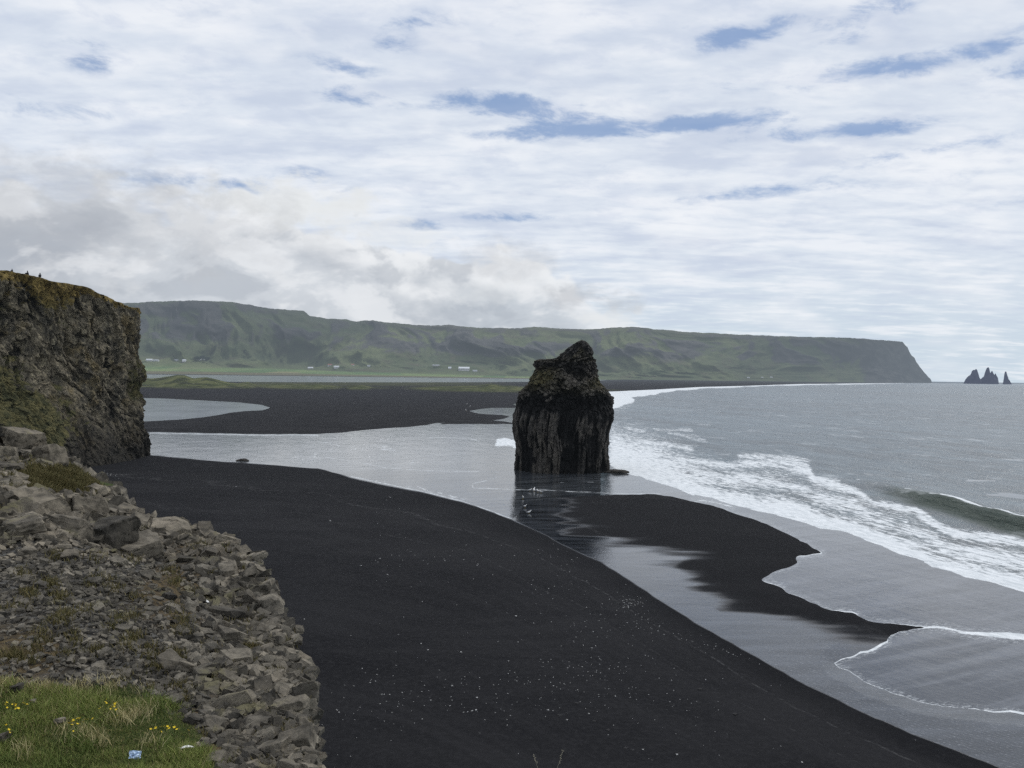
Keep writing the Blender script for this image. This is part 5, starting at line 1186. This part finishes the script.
# thin gaps where the blue shows
azel = w.n('ShaderNodeCombineXYZ'); w.put(azel.inputs[0], az); w.put(azel.inputs[1], el)
def gauss(px, py, rx, ry_, tilt=0.0):
    a0 = math.atan((px-512)/F); e0 = math.atan((hor(px)-py)/F*math.cos(a0))
    mp = w.n('ShaderNodeMapping', vector_type='TEXTURE'); mp.inputs['Location'].default_value = (a0, e0, 0); mp.inputs['Rotation'].default_value = (0, 0, tilt); mp.inputs['Scale'].default_value = (rx*2.7/F, ry_*2.3/F, 1)
    w.put(mp.inputs[0], azel.outputs[0])
    g = w.n('ShaderNodeTexGradient', gradient_type='SPHERICAL'); w.put(g.inputs[0], mp.outputs[0]); return g.outputs['Fac']
gaps = None
for a in ((600, 131, 66, 6, 1.05, .03), (545, 116, 45, 9, .75, -.15), (722, 122, 34, 6, 1.05, 0), (505, 107, 35, 7, .6, 0), (825, 132, 56, 5, .75, .0), (868, 130, 22, 6, .6, 0), (910, 66, 32, 6, 1.15, .05), (822, 77, 28, 7, .85, .08), (750, 34, 42, 7, .8, .12), (860, 20, 24, 9, .8, .3), (705, 32, 18, 6, .7, 0), (355, 100, 24, 6, .8, -.05), (85, 58, 16, 9, .75, 0),
          (400, 25, 36, 9, .42, .1), (385, 48, 16, 6, .5, 0), (240, 186, 75, 7, .55, .02), (300, 172, 16, 6, .5, 0), (415, 225, 16, 4, .9, 0), (505, 218, 30, 4.5, .7, 0), (1015, 62, 18, 18, .7, 0), (760, 190, 60, 5, .55, .1), (930, 150, 70, 5, .5, .05), (900, 184, 60, 5, .4, .05), (340, 70, 30, 8, .45, -.1), (20, 107, 35, 8, .45, 0), (145, 118, 25, 6, .4, 0), (180, 2, 40, 7, .45, 0), (460, 100, 28, 8, .45, 0), (1010, 198, 26, 5, .5, .2), (700, 92, 30, 6, .4, .1)):
    g0_ = gauss(a[0], a[1], a[2], a[3], a[5])
    gaps = w.math('MULTIPLY', g0_, a[4]*1.5) if gaps is None else w.math('MULTIPLY_ADD', g0_, a[4]*1.5, gaps)
cq = w.n('ShaderNodeCombineXYZ'); w.put(cq.inputs[0], az); w.put(cq.inputs[1], w.math('MULTIPLY_ADD', az, .12, w.math('MULTIPLY', el, 2.6)))
rg1 = w.noise(cq.outputs[0], 13, 6, .66, .25); rg2 = w.noise(cq.outputs[0], 7, 3, .5, .2)
gm = w.math('ADD', w.math('MULTIPLY', gaps, .78), w.math('MULTIPLY', w.math('SUBTRACT', rg1, .515), 4.0))
gm = w.math('MULTIPLY', w.mr(gm, .10, 1.25), w.mr(gaps, .0, .70))
deck = w.mix(w.math('MULTIPLY', w.mr(rg2, .50, .66), .35), deck, (.93, .945, .97)); deck = w.mix(w.math('MULTIPLY', w.mr(rg1, .50, .34), w.mr(el, .03, .25, .08, .34)), deck, (.55, .62, .77))
# elsewhere on the sky (outside the picture too) random openings
rndg = w.math('MULTIPLY', w.mr(w.math('SUBTRACT', .5, c1), .10, .22), w.mr(el, .50, .8, 0, .7))
gm = w.math('MAXIMUM', gm, rndg)
c3b = w.noise(wmap((4.0, 7.0, 1), .15, (.10, .25, 0)), 1.0, 4, .54, .12)
dr = w.math('SUBTRACT', c3, c3b); deck = w.mix(w.math('MULTIPLY', w.mr(dr, 0, .22), .22), deck, (.92, .94, .97)); deck = w.mix(w.math('MULTIPLY', w.mr(dr, 0, -.22), w.mr(el, .03, .2, .08, .34)), deck, (.56, .63, .76))
skyc = w.mix(w.math('MULTIPLY', gm, .74), deck, blue)
# low cumulus bank
fcv = w.n('ShaderNodeFloatCurve'); cu = fcv.mapping.curves[0]
pts = [(-900, 190), (-100, 172), (60, 168), (130, 172), (190, 184), (255, 187), (290, 188), (325, 198), (350, 214), (385, 225), (425, 238), (480, 236), (530, 238), (560, 262), (590, 282), (630, 300), (700, 322), (900, 345), (1900, 352)]
def azn(px): return (math.atan((px-512)/F)+1.2)/2.4
cps = [(azn(px), math.atan((hor(px)-py)/F*math.cos(math.atan((px-512)/F)))/.4) for px, py in pts]
while len(cu.points) < len(cps): cu.points.new(.5, .5)
for q, (a, b) in zip(cu.points, cps): q.location = (min(max(a, 0), 1), b)
fcv.mapping.update(); w.put(fcv.inputs['Value'], w.mr(az, -1.2, 1.2, 0, 1, False))
topel = w.math('MULTIPLY', fcv.outputs[0], .4)
bn = w.n('ShaderNodeTexNoise'); cb2 = w.n('ShaderNodeCombineXYZ'); w.put(cb2.inputs[0], az); w.put(cb2.inputs[1], w.math('MULTIPLY', el, 1.7)); w.put(bn.inputs['Vector'], cb2.outputs[0]); bn.inputs['Scale'].default_value = 9; bn.inputs['Detail'].default_value = 8; bn.inputs['Roughness'].default_value = .55
b2n = w.noise(cb2.outputs[0], 5, 6, .5, .5); b3n = w.noise(cb2.outputs[0], 24, 6, .6, .2)
vb = w.n('ShaderNodeTexVoronoi', feature='F1'); vb.inputs['Scale'].default_value = 13; vb.inputs['Detail'].default_value = 2.0; vb.inputs['Roughness'].default_value = .55
vw = w.n('ShaderNodeVectorMath', operation='ADD'); w.put(vw.inputs[0], cb2.outputs[0]); vs_ = w.n('ShaderNodeVectorMath', operation='SCALE'); w.put(vs_.inputs[0], bn.outputs['Color']); vs_.inputs['Scale'].default_value = .07; w.put(vw.inputs[1], vs_.outputs[0]); w.put(vb.inputs['Vector'], vw.outputs[0])
puff = w.math('SUBTRACT', .55, vb.outputs['Distance'])
edge_ = w.math('ADD', w.math('ADD', w.math('SUBTRACT', topel, el), w.math('MULTIPLY', w.math('SUBTRACT', bn.outputs[0], .5), .05)), w.math('MULTIPLY', puff, .045))
azright = w.mr(az, .02, .24, 1, 0)
bank = w.math('MULTIPLY', w.mr(edge_, -.002, .012), azright)
rimm = w.math('MULTIPLY', w.mr(edge_, .070, .010), w.mr(az, -.50, -.32, .15, 1))
ccol = w.mix(w.mr(b2n, .36, .64), (.43, .465, .52), (.64, .675, .72)); ccol = w.mix(w.math('MULTIPLY', w.mr(b3n, .5, .72), .40), ccol, (.80, .82, .84))
ccol = w.mix(w.math('MULTIPLY', w.mr(az, -.25, .05), .5), ccol, (.58, .64, .70))
ccol = w.mix(w.math('MULTIPLY', w.mr(puff, .05, .35), .55), ccol, (.80, .82, .845))
ccol = w.mix(w.math('MULTIPLY', rimm, .85), ccol, (.90, .915, .93))
bot = w.mr(el, .10, .03); ccol = w.mix(w.math('MULTIPLY', bot, .40), ccol, (.47, .51, .565))
def cn(dx_, dy_, sc_, det):
    ad = w.n('ShaderNodeVectorMath', operation='ADD'); w.put(ad.inputs[0], cb2.outputs[0]); ad.inputs[1].default_value = (dx_, dy_, 0); return w.noise(ad.outputs[0], sc_, det, .56, .4)
rel = w.math('SUBTRACT', cn(0, 0, 7.5, 5), cn(.022, .040, 7.5, 5)); rel2 = w.math('SUBTRACT', cn(0, 0, 22, 4), cn(.006, .012, 22, 4))
rel = w.math('ADD', rel, w.math('MULTIPLY', rel2, .22))
ccol = w.mix(w.math('MULTIPLY', w.mr(rel, .0, .13), .62), ccol, (.86, .875, .895)); ccol = w.mix(w.math('MULTIPLY', w.mr(rel, .0, -.13), .50), ccol, (.38, .42, .48))
skyc = w.mix(w.math('MULTIPLY', bank, .95), skyc, ccol)
for a in ((607, 318, 20, 10, .6), (485, 293, 26, 12, .3), (285, 202, 60, 18, .8), (330, 214, 40, 14, .6), (390, 232, 34, 12, .4)):
    g_ = w.mr(w.math('ADD', gauss(*a[:4]), w.math('MULTIPLY', w.math('SUBTRACT', b3n, .5), 1.6)), .35, .8); skyc = w.mix(w.math('MULTIPLY', w.math('MULTIPLY', g_, w.mr(gauss(*a[:4]), .02, .4)), a[4]), skyc, (.80, .82, .83))
for a in ((575, 296, 26, 9, .5), (612, 304, 20, 8, .4), (505, 262, 36, 16, .35), (90, 215, 120, 40, .35), (40, 180, 80, 14, .2)):
    g_ = w.mr(w.math('ADD', gauss(*a[:4]), w.math('MULTIPLY', w.math('SUBTRACT', b3n, .5), 1.6)), .25, .9); skyc = w.mix(w.math('MULTIPLY', w.math('MULTIPLY', g_, w.mr(gauss(*a[:4]), .02, .4)), a[4]), skyc, (.42, .44, .48))
bg = w.n('ShaderNodeBackground'); w.put(bg.inputs[0], skyc); bg.inputs[1].default_value = 1.0
T.links.new(bg.outputs[0], w.out.inputs[0])
wd.cycles.sampling_method = 'MANUAL'; wd.cycles.sample_map_resolution = 512

sl = bpy.data.lights.new('sun', 'SUN'); sl.energy = 1.5; sl.angle = math.radians(12); sl.color = (1, .96, .90)
so = bpy.data.objects.new('sun', sl); COL.objects.link(so)
dirv = Vector((math.sin(SUN_AZ)*math.cos(SUN_EL), math.cos(SUN_AZ)*math.cos(SUN_EL), math.sin(SUN_EL))); so.rotation_euler = dirv.to_track_quat('Z', 'Y').to_euler(); so.location = (0, 0, 120)

scene.view_settings.view_transform = 'Standard'; scene.view_settings.look = 'None'; scene.view_settings.exposure = 0; scene.view_settings.gamma = 1
scene.cycles.max_bounces = 5; scene.cycles.diffuse_bounces = 2; scene.cycles.glossy_bounces = 3; scene.cycles.use_denoising = False; scene.cycles.sample_clamp_direct = 2.0; scene.cycles.sample_clamp_indirect = 2.0; scene.cycles.use_adaptive_sampling = True; scene.cycles.adaptive_threshold = .02; scene.cycles.adaptive_min_samples = 24
